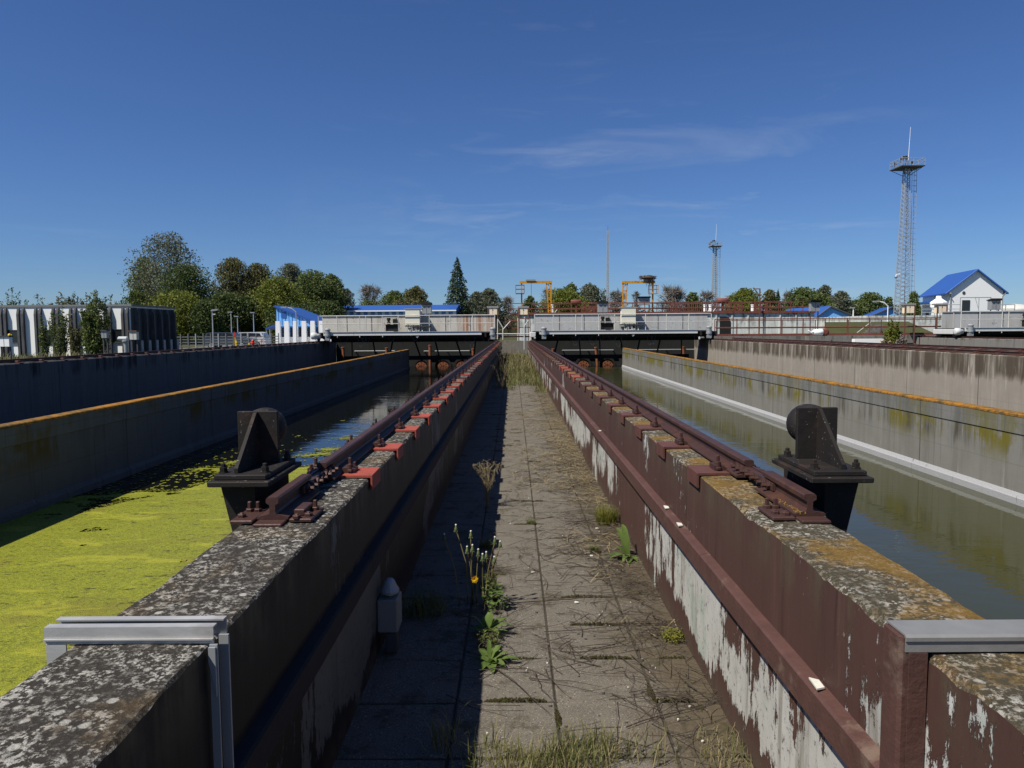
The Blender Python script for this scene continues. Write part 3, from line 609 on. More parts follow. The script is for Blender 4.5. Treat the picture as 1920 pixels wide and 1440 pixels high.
# dry stalks leaning out of the shadow along the left wall
def stalk_plant(x, y, h, k, lab, spread=.12, drop=.3):
    o = thing('dead_plant', lab, 'dead plant', (x, y, 0)); mb = MB()
    for i in range(k):
        a = random.uniform(0, 6.28); pts = [Vector((x+random.gauss(0, .012), y+random.gauss(0, .012), 0))]; e = 0
        for q in range(7):
            t = (q+1)/7; pts.append(Vector((x+math.cos(a)*spread*t**1.5+random.gauss(0, .008), y+math.sin(a)*spread*t**1.5+random.gauss(0, .008), h*(math.sin(t*2.0)/math.sin(2.0) if False else (t*1.35-drop*t**3))*random.uniform(.95, 1.0))))
        mb.path(pts, .0026, 4, .001)
        for q in range(3, 8):
            for s in range(3):
                b = random.uniform(0, 6.28); p = pts[q]; mb.tube(p, p+Vector((math.cos(b)*.03, math.sin(b)*.03, random.uniform(-.07, .02))), .0012, 3, .0007)
    mb.build('stalks', M['straw'], o); return o
stalk_plant(-.235, 6.3, .42, 22, 'bleached dead plant with drooping stalks at the edge of the shade', .13, .42)
stalk_plant(-.28, 17.2, .75, 9, 'tall bare dead stalk leaning over the shade near the far grass', .25, .35)
stalk_plant(-.30, 21.5, .9, 10, 'dry stalks standing against the left edge of the far grass', .25, .30)
stalk_plant(-.42, 30, 1.0, 24, 'clump of dry reddish stalks near the far end of the walkway', .35, .3)
stalk_plant(-.1, 36, 1.0, 30, 'clump of dry stalks right before the end gate', .5, .3)
# dandelions
dn = thing('dandelion', 'dandelion clump with tall seed stems and one yellow flower at the shade edge', 'dandelion', (-.20, 4.0, 0))
heads = [(833, 1010, 4.05, 'b'), (855, 993, 4.1, 'b'), (883, 1005, 4.0, 'b'), (876, 1034, 4.0, 'b'), (886, 1031, 3.95, 's'), (897, 1039, 4.0, 'b'), (912, 1044, 4.0, 'b'), (905, 1048, 3.9, 'b'), (928, 1016, 3.95, 's'), (890, 1086, 3.9, 'f'), (938, 1024, 4.05, 's'), (927, 1053, 4.0, 'b')]
for px, py, Yh, k in heads:
    top = P(px, py, Yh); b0 = Vector((-.215+.35*(top.x+.21)+random.gauss(0, .012), 4.02+random.gauss(0, .02), 0)); mid = (b0+top)/2+Vector((.35*(b0.x-top.x)*.3+random.gauss(0, .008), 0, .02))
    pts = [b0, b0.lerp(mid, .55)+Vector((0, 0, .0)), mid, mid.lerp(top, .55)+Vector((0, 0, .006)), top]
    s = MB().path(pts, .0042, 6, .003).build('stem', M['stem_red'], dn, True)
    h = MB()
    if k == 'f':
        h.lathe(top, [(.004, -.012), (.010, -.004), (.012, .002), (.004, .004)], 10); h.build('bud', M['bud_green'], s, True)
        fl = MB()
        for q in range(46):
            a = q*2.39996; rr = .006+.016*(q/46); d = Vector((math.cos(a), -.55+.3*math.sin(a), math.sin(a)*.85)).normalized()
            p = top+Vector((0, -.003, .003)); e = p+Vector((math.cos(a)*rr, -.006-.004*(1-q/46), math.sin(a)*rr)); w = Vector((-math.sin(a), 0, math.cos(a)))*.0026
            fl.add([p-w*.5, p+w*.5, e+w, e-w], [(0, 1, 2, 3)])
        fl.build('flower_head', M['dandelion_yellow'], s, fix=False)
    else:
        h.lathe(top, [(.004, -.010), (.010, -.004), (.0095, .006), (.005, .020), (.003, .026)], 9)
        for q in range(8): a = q*.785; h.tube(top+Vector((math.cos(a)*.008, math.sin(a)*.008, -.004)), top+Vector((math.cos(a)*.016, math.sin(a)*.016, -.014)), .002, 4, .0005)
        h.build('bud', M['bud_green'], s, True)
        MB().lathe(top+Vector((0, 0, .022)), [(.003, 0), (.006, .004), (.004, .010)], 8).build('seed_tuft', M['seed_white'], s, True)
# broad-leaved weeds
def leafmesh(mb, base, a, L, w, lift, droop, n=7, wave=.12, mi=0):
    d = Vector((math.cos(a), math.sin(a), 0)); s = Vector((-d.y, d.x, 0)); vs = []
    for i in range(n+1):
        t = i/n; c = base+d*L*t+Vector((0, 0, lift*math.sin(t*math.pi*.55)-droop*t*t)); ww = w*(math.sin(math.pi*min(1, (.06+t*.94))**.8)*.95+.05)*(1+wave*math.sin(t*19+a))
        c.z = max(c.z, .006); vs += [c-s*ww+Vector((0, 0, .25*ww)), c, c+s*ww+Vector((0, 0, .25*ww))]
    mb.add(vs, [f for i in range(n) for f in ((i*3, i*3+1, i*3+4, i*3+3), (i*3+1, i*3+2, i*3+5, i*3+4))], mi)
def rosette(x, y, specs, lab, name='weed', grp=None):
    o = thing(name, lab, 'weed', (x, y, 0), grp)
    mb = MB()
    for a, L, w, li, dr in specs: leafmesh(mb, Vector((x, y, .01)), R(a), L, w, li, dr)
    mb.build('leaf_blades', M['leaf_weed'], o, True, fix=False); return o
rosette(.775, 4.82, [(200, .15, .022, .05, .04), (172, .17, .026, .05, .06), (120, .15, .026, .17, .0), (105, .13, .024, .20, .0), (240, .12, .02, .05, .05), (300, .10, .022, .04, .05), (150, .12, .020, .08, .03), (260, .11, .025, .02, .05)], 'broad leaved weed with long upright leaves at the foot of the sunlit wall')
rosette(-.12, 3.28, [(0, .15, .020, .04, .03), (20, .10, .02, .05, .02), (-40, .10, .024, .03, .02), (-80, .11, .026, .02, .02), (35, .06, .012, .07, .0), (-15, .07, .014, .02, .02), (95, .05, .011, .09, .0), (-60, .065, .017, .05, .02), (170, .07, .015, .03, .02), (130, .1, .02, .05, .02), (60, .11, .02, .06, .02), (-115, .09, .022, .02, .02)], 'lowest weed rosette on the shade edge, one long pale leaf on the slab')
rosette(-.145, 3.62, [(i*137+random.uniform(-25, 25), random.uniform(.045, .14), random.uniform(.010, .026), random.uniform(.02, .11), random.uniform(0, .03)) for i in range(16)], 'middle weed rosette with rounded leaves on the shade edge')
nt = thing('weed', 'upright small leaved weed beside the dandelion stems', 'weed', (-.13, 3.95, 0)); mb = MB(); st = MB()
for k in range(16):
    x, y = -.125+random.gauss(0, .035), 3.95+random.gauss(0, .05); h = random.uniform(.06, .17); st.tube((x, y, 0), (x+random.gauss(0, .012), y, h), .002, 4, .001)
    for q in range(7):
        z = h*(.3+.7*q/6); leafmesh(mb, Vector((x, y, z)), q*2.4+k, random.uniform(.018, .035), random.uniform(.008, .014), .008, .01, 4)
mb.build('leaf_blades', M['leaf_weed'], nt, True, fix=False); st.build('stems', M['bud_green'], nt)
def fine_plant(x, y, r, h, n, lab, mats=('blade_green',)):
    o = thing('grass_tuft', lab, 'tuft', (x, y, 0)); mb = MB()
    for i in range(n):
        a = random.uniform(0, 6.28); q = r*math.sqrt(random.random()); blade(mb, x+q*math.cos(a), y+q*math.sin(a), 0, h*random.uniform(.4, 1), random.uniform(.0016, .003), h*random.uniform(.1, .8), random.uniform(0, 6.28))
        z = h*random.uniform(.2, .9); leafmesh(mb, Vector((x+q*math.cos(a)*1.05, y+q*math.sin(a)*1.05, z)), random.uniform(0, 6.28), random.uniform(.010, .024), .0035, .004, .004, 2)
    mb.build('blades', M[mats[0]], o, fix=False); return o
MT['leaf_yellowgreen'] = leafm('leaf_yellowgreen', (.12, .13, .018), (.22, .21, .04), .35, 9)
fine_plant(.745, 5.72, .085, .17, 340, 'yellow green tuft at the foot of the wall behind the broad leaved weed', ('leaf_yellowgreen',))
fine_plant(-.13, 3.46, .05, .09, 90, 'loose green tuft between the two weed rosettes at the shade edge'); fine_plant(-.16, 4.25, .05, .12, 110, 'green tuft just behind the dandelion at the shade edge'); fine_plant(-.20, 5.1, .05, .08, 80, 'small green tuft at the shade edge, mid walkway'); fine_plant(-.5, 3.9, .12, .16, 150, 'tuft growing in the deep shade at the foot of the left wall')
fine_plant(.56, 4.98, .035, .05, 70, 'tiny green tuft on the slabs left of the broad leaved weed'); fine_plant(.13, 5.75, .05, .04, 60, 'tiny flat green tuft in a slab joint, mid walkway'); fine_plant(.80, 3.55, .06, .05, 140, 'low ragged green tuft against the flaking wall, nearest the camera', ('leaf_yellowgreen',))

# ================================================================== rails
def rail_profile(x, z):
    return [(x-.055, z), (x+.055, z), (x+.055, z+.008), (x+.014, z+.018), (x+.010, z+.026), (x+.010, z+.050), (x+.022, z+.058), (x+.022, z+.072), (x+.016, z+.078), (x-.016, z+.078), (x-.022, z+.072), (x-.022, z+.058), (x-.010, z+.050), (x-.010, z+.026), (x-.014, z+.018), (x-.055, z+.008)]
def bolt(mb, x, y, z, r=.010, h=.03):
    mb.lathe((x, y, z), [(r*1.5, 0), (r*1.5, r), (r*1.3, r*1.2), (r*.8, r*1.25), (r*.8, h), (r*.6, h+.002)], 6)
def walk_rail(x, xin, xout, s, label, platemat, redset):
    o = thing('crane_rail', label, 'rail', (x, 2.5, WT)); z = WT+.012
    MB().prism(rail_profile(x, z), 'y', 2.50, 2.92).build('rail_bar', M['rust_rail'], o)
    MB().prism(rail_profile(x, z), 'y', 3.16, 41.5).build('rail_bar', M['rust_rail'], o)
    fp = MB()
    for q in (-1, 1): fp.box(x+q*.012-(.012 if q < 0 else 0), x+q*.012+(.012 if q > 0 else 0), 2.80, 3.28, z+.021, z+.050)
    fp.box(x-.009, x+.009, 2.922, 3.158, z+.012, z+.046)
    fpo = fp.build('fishplate', M['rust_rail'], o)
    for y in (2.84, 2.90, 2.98, 3.05, 3.12, 3.18, 3.24):
        for q in (-1, 1): MB().lathe((x+q*.024, y, z+.036), [(.016, 0), (.016, .012*q), (.009, .0125*q), (.009, .03*q)], 6, 'x').build('bolt', M['rust_rail'], fpo)
    # end fixing plate
    ep = MB(); ep.bbox(x-.14, x+.03*0-.06, 2.47, 2.63, WT+.003, WT+.016, .003); ep.bbox(x+.06, x+.14 if s < 0 else x+.056+.004, 2.49, 2.66, WT+.003, WT+.016, .003) if s < 0 else None
    ep.bbox(x-.05, x+.05, 2.44, 2.60, WT-.001, WT+.011, .003)
    epo = ep.build('end_plate', M['rust_rail'], o)
    bl = [(-.115, 2.52), (-.085, 2.60), (-.115, 2.60), (-.085, 2.5)][:3 if s < 0 else 4]+([(.085, 2.50), (.118, 2.62), (.118, 2.53)] if s < 0 else [])
    for dx, dy in bl: b = MB(); bolt(b, x+dx, dy, WT+.016, .010, .035 if dy > 2.55 else .014); b.build('bolt', M['rust_rail'], epo)
    if s < 0: MB().bbox(x+.066, x+.105, 2.53, 2.64, WT+.0165, WT+.040, .003).build('clamp', M['rust_rail'], epo)
    # tie plates hooked over the inner edge, with a clip on either side of the rail
    proto = {}
    for i in range(51):
        y = 3.36+.745*i
        red = redset(i); key = red
        if key not in proto:
            mb = MB(); q = 1 if xin > xout else -1; w = .10
            xo = xout+q*.005; xi = xin+q*.014
            mb.prism([(xo, WT+.002), (xo, WT+.0125), (xi-q*.002, WT+.0125), (xi, WT+.0105), (xi, WT-.055), (xi-q*.008, WT-.055), (xi-q*.008, WT+.002)], 'y', y-w, y+w)
            t = mb.build('tie_plate', red, o)
            for side in (-1, 1):
                c = MB(); cx = x+side*.080
                if xout+.02 > cx > xout-.02 or not (min(xin, xout) < cx < max(xin, xout)): continue
                c.prism([(cx-.028, WT+.0125), (cx+.028, WT+.0125), (cx+.028, WT+.026), (cx+.004, WT+.036), (cx-.028, WT+.036)], 'y', y-.045, y+.045)
                bolt(c, cx, y, WT+.034, .010, .042); bolt(c, cx+.010*side, y-.045, WT+.02, .009, .035); bolt(c, cx+.012, y+.045, WT+.02, .009, .028)
                c.build('rail_clip', M['rust_rail'], t); proto[key] = (t, y)
        else:
            t0, y0 = proto[key]; t = t0.copy(); COL.objects.link(t); t.parent = o; t.location.y += y-y0
            for chd in t0.children: c = chd.copy(); COL.objects.link(c); c.parent = t
    return o
walk_rail(-.848, LI, LO, -1, 'rusty rail on the left walkway wall with red painted tie plates', M['brown_plate'], lambda i: M['red_lead'] if i < 9 or i % 5 == 0 else M['brown_plate'])
walk_rail(1.035, RI, RO, 1, 'rusty rail on the right walkway wall with brown hooked tie plates', M['brown_plate'], lambda i: M['red_lead'] if i in (9, 10, 12, 13) else M['brown_plate'])
# moss and lichen grown on the foot of the near right rail end
m = MB(); random.seed(4)
for i in range(300):
    y = random.triangular(2.50, 2.75, 2.5); x = 1.035+random.triangular(-.05, -.012, -.014); r = random.uniform(.0012, .0034); m.lathe((x, y, WT+.026-.3*(-.012-(x-1.035))*.3), [(r, -.006), (r*.8, r*.5), (r*.3, r*.8)], 5)
leafm('yellow_lichen', (.12, .075, .012), (.26, .15, .015), .01, 60)
stuff(m.build('lichen', M.get('yellow_lichen') or M['orange_lichen'], fix=False), 'yellow lichen grown over the near foot of the right rail', 'lichen')
def plain_rail(x, y0, y1, label, sp=.82, start=None):
    o = thing('crane_rail', label, 'rail', (x, y0, WT)); z = WT+.012
    MB().prism(rail_profile(x, z), 'y', y0, y1).build('rail_bar', M['rust_rail'], o); t0 = None
    y = max(y0, start or y0)
    while y < y1:
        if t0 is None:
            t0 = MB().box(x-.19, x+.19, y-.07, y+.07, WT+.001, WT+.0115).bbox(x-.125, x-.045, y-.05, y+.05, WT+.012, WT+.05, .006).bbox(x+.045, x+.125, y-.05, y+.05, WT+.012, WT+.05, .006).build('rail_clip', M['brown_plate'], o); ty = y
        else: c = t0.copy(); COL.objects.link(c); c.parent = o; c.location.y += y-ty
        y += sp
plain_rail(-11.22, -4, 44.5, 'long dark rail on the outer wall of the left basin', start=13)
plain_rail(11.50, -4, 44.5, 'rusty rail along the outer wall of the right basin', start=13)
plain_rail(13.42, -4, 44.5, 'second rusty rail just beyond the one on the right outer wall', start=15)
plain_rail(25.55, 4, 56, 'farthest rail, under the wheels of the rightmost bridge', 1.2, 32)

# ================================================================== buffers
def buffer(s, label):
    def X(a): return s*a
    xc = 1.045 if s < 0 else 1.238; d = xc-1.045
    o = thing('rail_buffer', label, 'buffer', (s*xc, 2.9, WT), 'buffers at the near ends of the rails')
    def q(a): return s*(a+d)
    mb = MB(); a0, a1, b1 = .985, 1.118, 1.03   # bracket: tapered box bolted to the basin face
    for y0, y1 in ((2.72, 3.13),):
        vs = [(q(a0), y0, .42), (q(a0+.012), y0, .42), (q(a1), y0, .985), (q(a0), y0, .985), (q(a0), y1, .42), (q(a0+.012), y1, .42), (q(a1), y1, .985), (q(a0), y1, .985)]
        mb.add(vs, [(0, 1, 2, 3), (4, 7, 6, 5), (0, 4, 5, 1), (1, 5, 6, 2), (2, 6, 7, 3), (3, 7, 4, 0)])
    mb.box(min(q(a0-.004), q(a0+.008)), max(q(a0-.004), q(a0+.008)), 2.705, 2.7195, .5, .985)
    mb.build('bracket', M['black_steel'], o)
    mb = MB(); xa, xb = sorted((q(.905), q(1.135))); mb.bbox(xa, xb, 2.64, 3.06, .986, 1.006, .003); mb.build('flange_plate', M['black_steel'], o)
    mb = MB(); xa, xb = sorted((q(.925), q(1.122))); mb.bbox(xa, xb, 2.67, 3.04, 1.0065, 1.026, .003); bp = mb.build('base_plate', M['black_steel'], o)
    for xx in (.945, 1.103):
        for y in (2.72, 2.99): MB().lathe((q(xx), y, 1.026), [(.020, 0), (.020, .004), (.015, .0045), (.015, .022), (.009, .0225), (.009, .034), (.006, .036)], 6).build('bolt', M['black_steel'], bp)
    mb = MB(); xa, xb = sorted((q(.963), q(1.126))); mb.bbox(xa, xb, 2.935, 2.955, 1.0265, 1.235, .002); mb.build('upright_plate', M['black_steel'], o)
    mb = MB(); xm = q(1.048); mb.prism([(2.934, 1.027), (2.70, 1.027), (2.70, 1.045), (2.918, 1.232), (2.934, 1.232)], 'x', xm-.007, xm+.007); mb.build('gusset', M['black_steel'], o)
    mb = MB(); c = (q(1.045), 2.956, 1.155); mb.lathe(c, [(.040, -.001), (.084, 0.0), (.086, .07), (.083, .10), (.070, .135), (.042, .16), (.008, .168)], 24, 'y'); mb.build('rubber_dome', M['black_steel'], o, True)
    return o
buffer(-1, 'black steel rail buffer standing over the duckweed water')
buffer(1, 'black steel rail buffer standing over the green water of the right basin')
# ================================================================== scraper bridges across the basins
YB = 41.6
def bridge():
    x0, x1 = -11.1, -1.06
    o = thing('scraper_bridge', 'left scraper bridge, cream stained panel with a rust run at its right end', 'bridge', (x0, YB, WT), 'scraper bridges spanning the basins')
    mb = MB(); mb.box(x0, x1, YB+.75, YB+.80, 1.463, 2.40); mb.box(x0-.02, x1+.02, YB+.70, YB+.84, 2.40, 2.45)
    p = mb.build('girder_panel', M['bridge_panel'], o)
    for k in range(1, 7): xx = x0+(x1-x0)*k/7; MB().box(xx-.012, xx+.012, YB+.735, YB+.749, 1.53, 2.398).build('panel_seam', M['dark_grey'], p)
    MB().box(x0, x1, YB+1.9, YB+1.95, 1.463, 2.40).box(x0, x1, YB+1.86, YB+1.99, 2.40, 2.45).build('rear_girder', M['bridge_panel'], o)
    MB().box(x0-.1, x1+.1, YB+.1, YB+2.35, 1.40, 1.46).build('deck', M['dark_grey'], o)
    mb = MB(); mb.box(x0+.25, x1-.75, YB-.02, YB+.08, 1.28, 1.475); mb.box(x0+.25, x1-.75, YB-.06, YB+.12, 1.478, 1.492); mb.build('edge_beam', M['bridge_white'], o)
    ub = MB()
    ub.box(x0+.1, x1-.1, YB+2.3, YB+2.36, .86, 1.395)
    for yy in (.35, 1.2, 1.9): ub.box(x0+.1, x1-.1, YB+yy, YB+yy+.12, 1.08, 1.395)
    for k in range(9): xx = x0+.5+k*1.12; ub.box(xx, xx+.10, YB+.09, YB+2.29, 1.16, 1.39)
    ub.build('underframe', M['grime_black'], o)
    rl = MB()
    for z in (1.95, 2.40): rl.tube((x0+.05, YB, z), (x1, YB, z), .018 if z < 2 else .022, 6)
    rl.build('handrail', M['pale_paint'], o)
    for px in (597, 632, 674, 686, 717, 747, 805, 844, 886, 928):
        xx = P(px, 600, YB).x
        MB().tube((xx, YB, 1.18 if px in (632, 674, 717) else 1.49), (xx, YB, 2.40), .024, 6).build('post', M['pale_paint'], o)
    # cream equipment box with a lid, hung in front of the girder on a dark shelf
    xa, xb = P(760, 600, YB).x, P(787, 600, YB).x
    MB().bbox(xa, xb, YB+.05, YB+.55, 1.83, 2.74, .012).build('equipment_box', M['cream_white'], o); MB().prism([(YB+.03, 2.745), (YB+.64, 2.745), (YB+.60, 2.82), (YB+.04, 2.80)], 'x', xa-.10, xb+.13).build('lid', M['slate_grey'], o)
    MB().box(xa-.02, P(806, 600, YB).x, YB-.05, YB+.70, 1.77, 1.82).build('shelf', M['dark_grey'], o)
    # switch panel
    xa, xb = P(719, 600, YB).x, P(747, 600, YB).x
    mb = MB(); mb.box(xa+.1, xb-.05, YB+.1, YB+.5, 1.52, 1.86); mb.box(xa+.06, xb-.02, YB+.05, YB+.55, 1.861, 1.90); mb.build('control_desk', M['grime_black'], o)
    mb = MB(); mb.box(xa+.42, xa+.66, YB+.66, YB+.745, 1.95, 2.22); mb.lathe((xa+.22, YB+.45, 1.90), [(.10, 0), (.13, .08), (.07, .16), (.07, .22), (.12, .26), (.10, .38)], 10); mb.build('valve_gear', M['grime_black'], o)
    mb = MB(); mb.bar((xa+.02, YB-.03, 1.5), (xa+.02, YB-.03, 2.30), .03, .03); mb.bar((xb, YB-.03, 1.5), (xb, YB-.03, 2.30), .03, .03); mb.bar((xa, YB-.03, 2.30), (xb+.02, YB-.03, 2.30), .03, .03); mb.build('desk_frame', M['pale_paint'], o)
    # cables looping below the box
    random.seed(8); cb = MB()
    for k in range(12):
        xs = P(762, 600, YB).x+random.uniform(0, .9); dx = random.uniform(-.35, .5); n = 8; dp = random.uniform(.2, .62)
        cb.path([(xs+dx*t/n, YB+.02+random.uniform(-.03, .03), 1.92-dp*math.sin(math.pi*t/n)-.35*t/n) for t in range(n+1)], .013, 5)
    cb.build('cable', M['pale_paint'], o)
    # grey cabinet with black canopy on the girder
    c0 = P(791, 600, YB+1).x; c1 = P(809, 600, YB+1).x
    cab = MB().bbox(c0, c1, YB+1.0, YB+1.35, 2.52, 3.05, .01).build('control_cabinet', M['grey_metal'], o)
    MB().prism([(YB+.93, 3.055), (YB+1.42, 3.055), (YB+1.42, 3.10), (YB+.93, 3.18)], 'x', c0-.03, c1+.03).build('canopy', M['soot_black'], cab)
    d = MB(); cx = (c0+c1)/2; d.box(cx-.008, cx+.008, YB+.992, YB+.9995, 2.55, 3.02)
    for q in (-.12, .12): d.box(cx+q-.05, cx+q+.05, YB+.99, YB+.9995, 2.86, 2.93)
    d.build('door_gap', M['dark_grey'], cab)
    MB().box(c0+.03, c0+.08, YB+1.1, YB+1.15, 2.451, 2.519).box(c1-.08, c1-.03, YB+1.1, YB+1.15, 2.451, 2.519).build('stand', M['dark_grey'], cab)
    # drive units and wheels at both ends
    for e, xr in ((-1, -11.22), (1, -.848)):
        w = MB()
        for yy in (YB+.35, YB+1.9): w.lathe((xr, yy, .98+.21), [(.21, -.05), (.235, -.048), (.235, -.03), (.21, -.028), (.21, .05)], 20, 'x')
        w.build('wheel', M['dark_grey'], o)
        q = MB(); q.bbox(xr-.16, xr+.16, YB+.05, YB+2.28, 1.12, 1.40, .02); q.build('end_truck', M['bridge_white'] if e < 0 else M['grime_black'], o)
        m = MB(); xm = xr-e*.32 if e > 0 else xr+.62
        m.lathe((xm, YB-.05, 1.22), [(.10, 0), (.17, .02), (.17, .12), (.15, .13), (.15, .36), (.17, .37), (.17, .42), (.10, .48)], 14); m.box(xm-.12, xm+.12, YB-.17, YB+.05, 1.02, 1.22); m.build('drive_motor', M['grey_metal'], o, False)
        g2 = MB()
        if e > 0: continue
        g2.lathe((xr-.15*(e < 0), YB-.10, 1.27), [(.08, -.16), (.17, -.15), (.20, -.1), (.20, .12), (.13, .15), (.13, .30), (.08, .31)], 16, 'x'); g2.build('gearbox', M['bridge_white'], o, True)
    return o
BR = bridge()
def shift_bridge(dx, dy, label, cabx=0):
    c = copy_tree(BR)
    if dx < 20:
        for ch in [k for k in c.children if k.name.startswith('gearbox')]: bpy.data.objects.remove(ch)
    c.location.x += dx; c.location.y += dy; c['label'] = label
    for ch in c.children:
        if ch.name.startswith('control_cabinet'): ch.location.x += cabx
    return c
shift_bridge(12.36, 0, 'middle scraper bridge with plain grey white panel, over the green water', -2.05)
shift_bridge(36.7, 0, 'rightmost scraper bridge, weathered grey, cut by the right edge of the photo', -3.45)
def vbrush(x0, x1, label):           # scraper blade and hoses hanging under the bridge
    o = thing('scraper_gear', label, 'machinery', ((x0+x1)/2, YB+1.6, 0)); mb = MB(); random.seed(int(x0*7))
    for k in range(7): x = x0+(x1-x0)*(k+.5)/7; MB().bar((x, YB+1.6, 1.1), (x+random.uniform(-.4, .4), YB+2.2, -.3), .07, .07).build('scraper_arm', M['grime_black'], o)
    m = MB(); m.bar((x0, YB+2.2, -.1), (x1, YB+2.2, -.1), .05, .25); m.build('blade', M['grime_black'], o)
    h = MB()
    for k in range(10):
        x = random.uniform(x0, x1); n = 7; w = random.uniform(.2, .6); d = random.uniform(.2, .7)
        h.path([(x+w*t/n, YB+.2, 1.15-d*math.sin(math.pi*t/n)) for t in range(n+1)], .012, 4)
    h.build('hose', M['dark_grey'], o)
vbrush(-10.2, -1.6, 'black scraper arms and hoses hanging under the left bridge'); vbrush(2.1, 10.6, 'black scraper arms and hoses hanging under the middle bridge')

# ================================================================== railings
def railing(label, p0, p1, h, sp, mat, rails=(1.0, .5), toe=0.0, r=.022, name='railing', group=None, end=True):
    p0 = Vector(p0); p1 = Vector(p1); o = thing(name, label, 'railing', tuple(p0), group); d = p1-p0; n = max(1, round(d.length/sp))
    for k in rails: MB().tube(p0+Vector((0, 0, h*k)), p1+Vector((0, 0, h*k)), r*1.15, 6).build('rail', M[mat], o)
    for i in range(n+1):
        q = p0+d*(i/n); MB().bar(q, q+Vector((0, 0, h*max(rails)-.003)), r*1.9, r*1.9).build('post', M[mat], o)
    if toe: MB().box(min(p0.x, p1.x), max(p0.x, p1.x), p0.y-.04, p0.y-.026, p0.z-.02, p0.z+toe).build('toe_board', M[mat], o)
    return o
# gates between the two bridges
gt = thing('grey_gate', 'pale grey tube gate with braces between the bridge ends', 'gate', (.1, 41.2, .9))
for pts in (((933, 636), (933, 598), (943, 615), (943, 637)), ((983, 655), (983, 612), (991, 600)), ((943, 618), (957, 602)), ((931, 626), (993, 626))):
    MB().path([P(a, b, 41.3) for a, b in pts], .032, 6).build('tube', M['pale_paint'], gt)
MB().path([P(931, 631, 41.4), P(993, 631, 41.4)], .04, 6).build('sill_bar', M['railing_brown'], gt)
railing('brown railing across the far end of the walkway, between the bridges', (P(943, 627, 44).x, 44, P(943, 627, 44).z), (P(970, 627, 44).x, 44, P(970, 627, 44).z), .82, .45, 'railing_red', (1, .45), .09)
railing('brown railing piece right of the walkway gate, by the middle bridge', (P(974, 627, 44.2).x, 44.2, P(974, 627, 44.2).z), (P(994, 627, 44.2).x, 44.2, P(994, 627, 44.2).z), .95, .7, 'railing_red', (1, .45))
# end walkway right of the basins with a long red railing
ez = 1.06; xe0, xe1 = P(1340, 627, 46).x, P(1795, 627, 46).x
sl_ = MB().box(12.2, 33, 45.9, 47.2, .55, ez-.03); sl_.box(12.2, 33, 46.1, 46.5, 0, .549); tag(sl_.build('end_platform', M['grey_concrete']), 'low concrete platform carrying the long red railing right of the basins', 'platform')
railing('long rust red railing on the low platform right of the basins', (xe0, 46, ez), (xe1, 46, ez), 1.06, 1.45, 'railing_red', (1, .5), .13, .026)
railing('back red railing of the low platform, seen through the front one', (xe0+.4, 47.1, ez), (xe1, 47.1, ez), .98, 2.1, 'railing_brown', (1, .5), 0, .022)
# elevated channel, dirty white concrete, with a red railing on top
YC = 68; zc = P(1140, 588, YC).z; xc0, xc1 = P(958, 588, YC).x, P(1528, 588, YC).x
cw = MB(); cw.box(xc0+.6, xc1, YC+.1, YC+2.6, 0, zc-.06); o = cw.build('channel_wall', M['stained_white']); tag(o, 'raised white concrete channel with green black stains behind the bridges', 'channel')
pr = MB()
for k in range(18): x = xc0+1.2+k*(xc1-xc0-1.5)/18; pr.box(x, x+.12, YC+.02, YC+.099, 0, zc-.065)
pr.build('rib', M['stained_white'], o)
cc = MB().box(xc0+.5, xc1+.1, YC-.05, YC+2.75, zc-.058, zc); cc.build('coping', M['railing_red'], o)
xa, xb = P(1350, 600, YC).x, P(1371, 600, YC).x
ar = MB()
for i in range(10):
    a0, a1 = math.pi*i/20, math.pi*(i+1)/20
h0 = zc-.35
ar.prism([(xa, .3), (xb, .3), (xb, h0-.5), (xb-.2, h0-.1), (xb-.5, h0), (xa, h0)], 'y', YC+.05, YC+.098); ar.build('dark_opening', M['soot_black'], o)
railing('red railing along the raised white channel, behind the bridges', (xc0, YC, zc), (xc1, YC, zc), 1.0, 1.15, 'railing_red', (1, .5), .14, .03)
railing('rear brown railing of the raised channel', (xc0+2, YC+2.6, zc), (xc1-1, YC+2.6, zc), 1.0, 1.3, 'railing_brown', (1, .5), 0, .03)
# red steelwork on the channel
def redframe(px0, px1, py0, py1, Y, lab, n=5):
    a, b = P(px0, py1, Y), P(px1, py0, Y); o = thing('red_steelwork', lab, 'steelwork', (a.x, Y, zc), 'red steel frames on the raised channel')
    for i in range(n):
        x = a.x+(b.x-a.x)*i/(n-1); MB().bar((x, Y, zc), (x, Y, b.z), .07, .07).build('post', M['railing_red'], o); MB().bar((x, Y+.9, zc), (x, Y+.9, b.z), .07, .07).build('post', M['railing_red'], o)
    for z in (b.z, zc+(b.z-zc)*.55, zc+.2):
        for yy in (0, .9): MB().bar((a.x, Y+yy, z), (b.x, Y+yy, z), .06, .06).build('beam', M['railing_red'], o)
redframe(1090, 1115, 574, 588, YC+1.2, 'small red frame on the channel left of the right yellow gantry', 4)
redframe(1258, 1312, 569, 588, YC+1.2, 'wide red frame on the channel right of the stork nest', 8)
redframe(1345, 1392, 566, 588, YC+1.0, 'tall crowded red frame on the channel below the small floodlight mast', 7)
redframe(1416, 1444, 566, 588, YC+1.2, 'red frame on the channel beside the gallows post', 4)
def rdrum(px, py, Y, lab, r=.22, L=.5):
    p = P(px, py, Y); o = thing('red_motor', lab, 'motor', (p.x, Y, zc), 'red motors on the raised channel')
    MB().lathe(p, [(r*.6, -L), (r, -L+.03), (r, L-.05), (r*.6, L)], 12, 'x').build('motor_body', M['railing_red'], o, True)
    MB().bar((p.x, Y, zc), (p.x, Y, p.z-r*.8), .16, .16).build('stand', M['railing_red'], o)
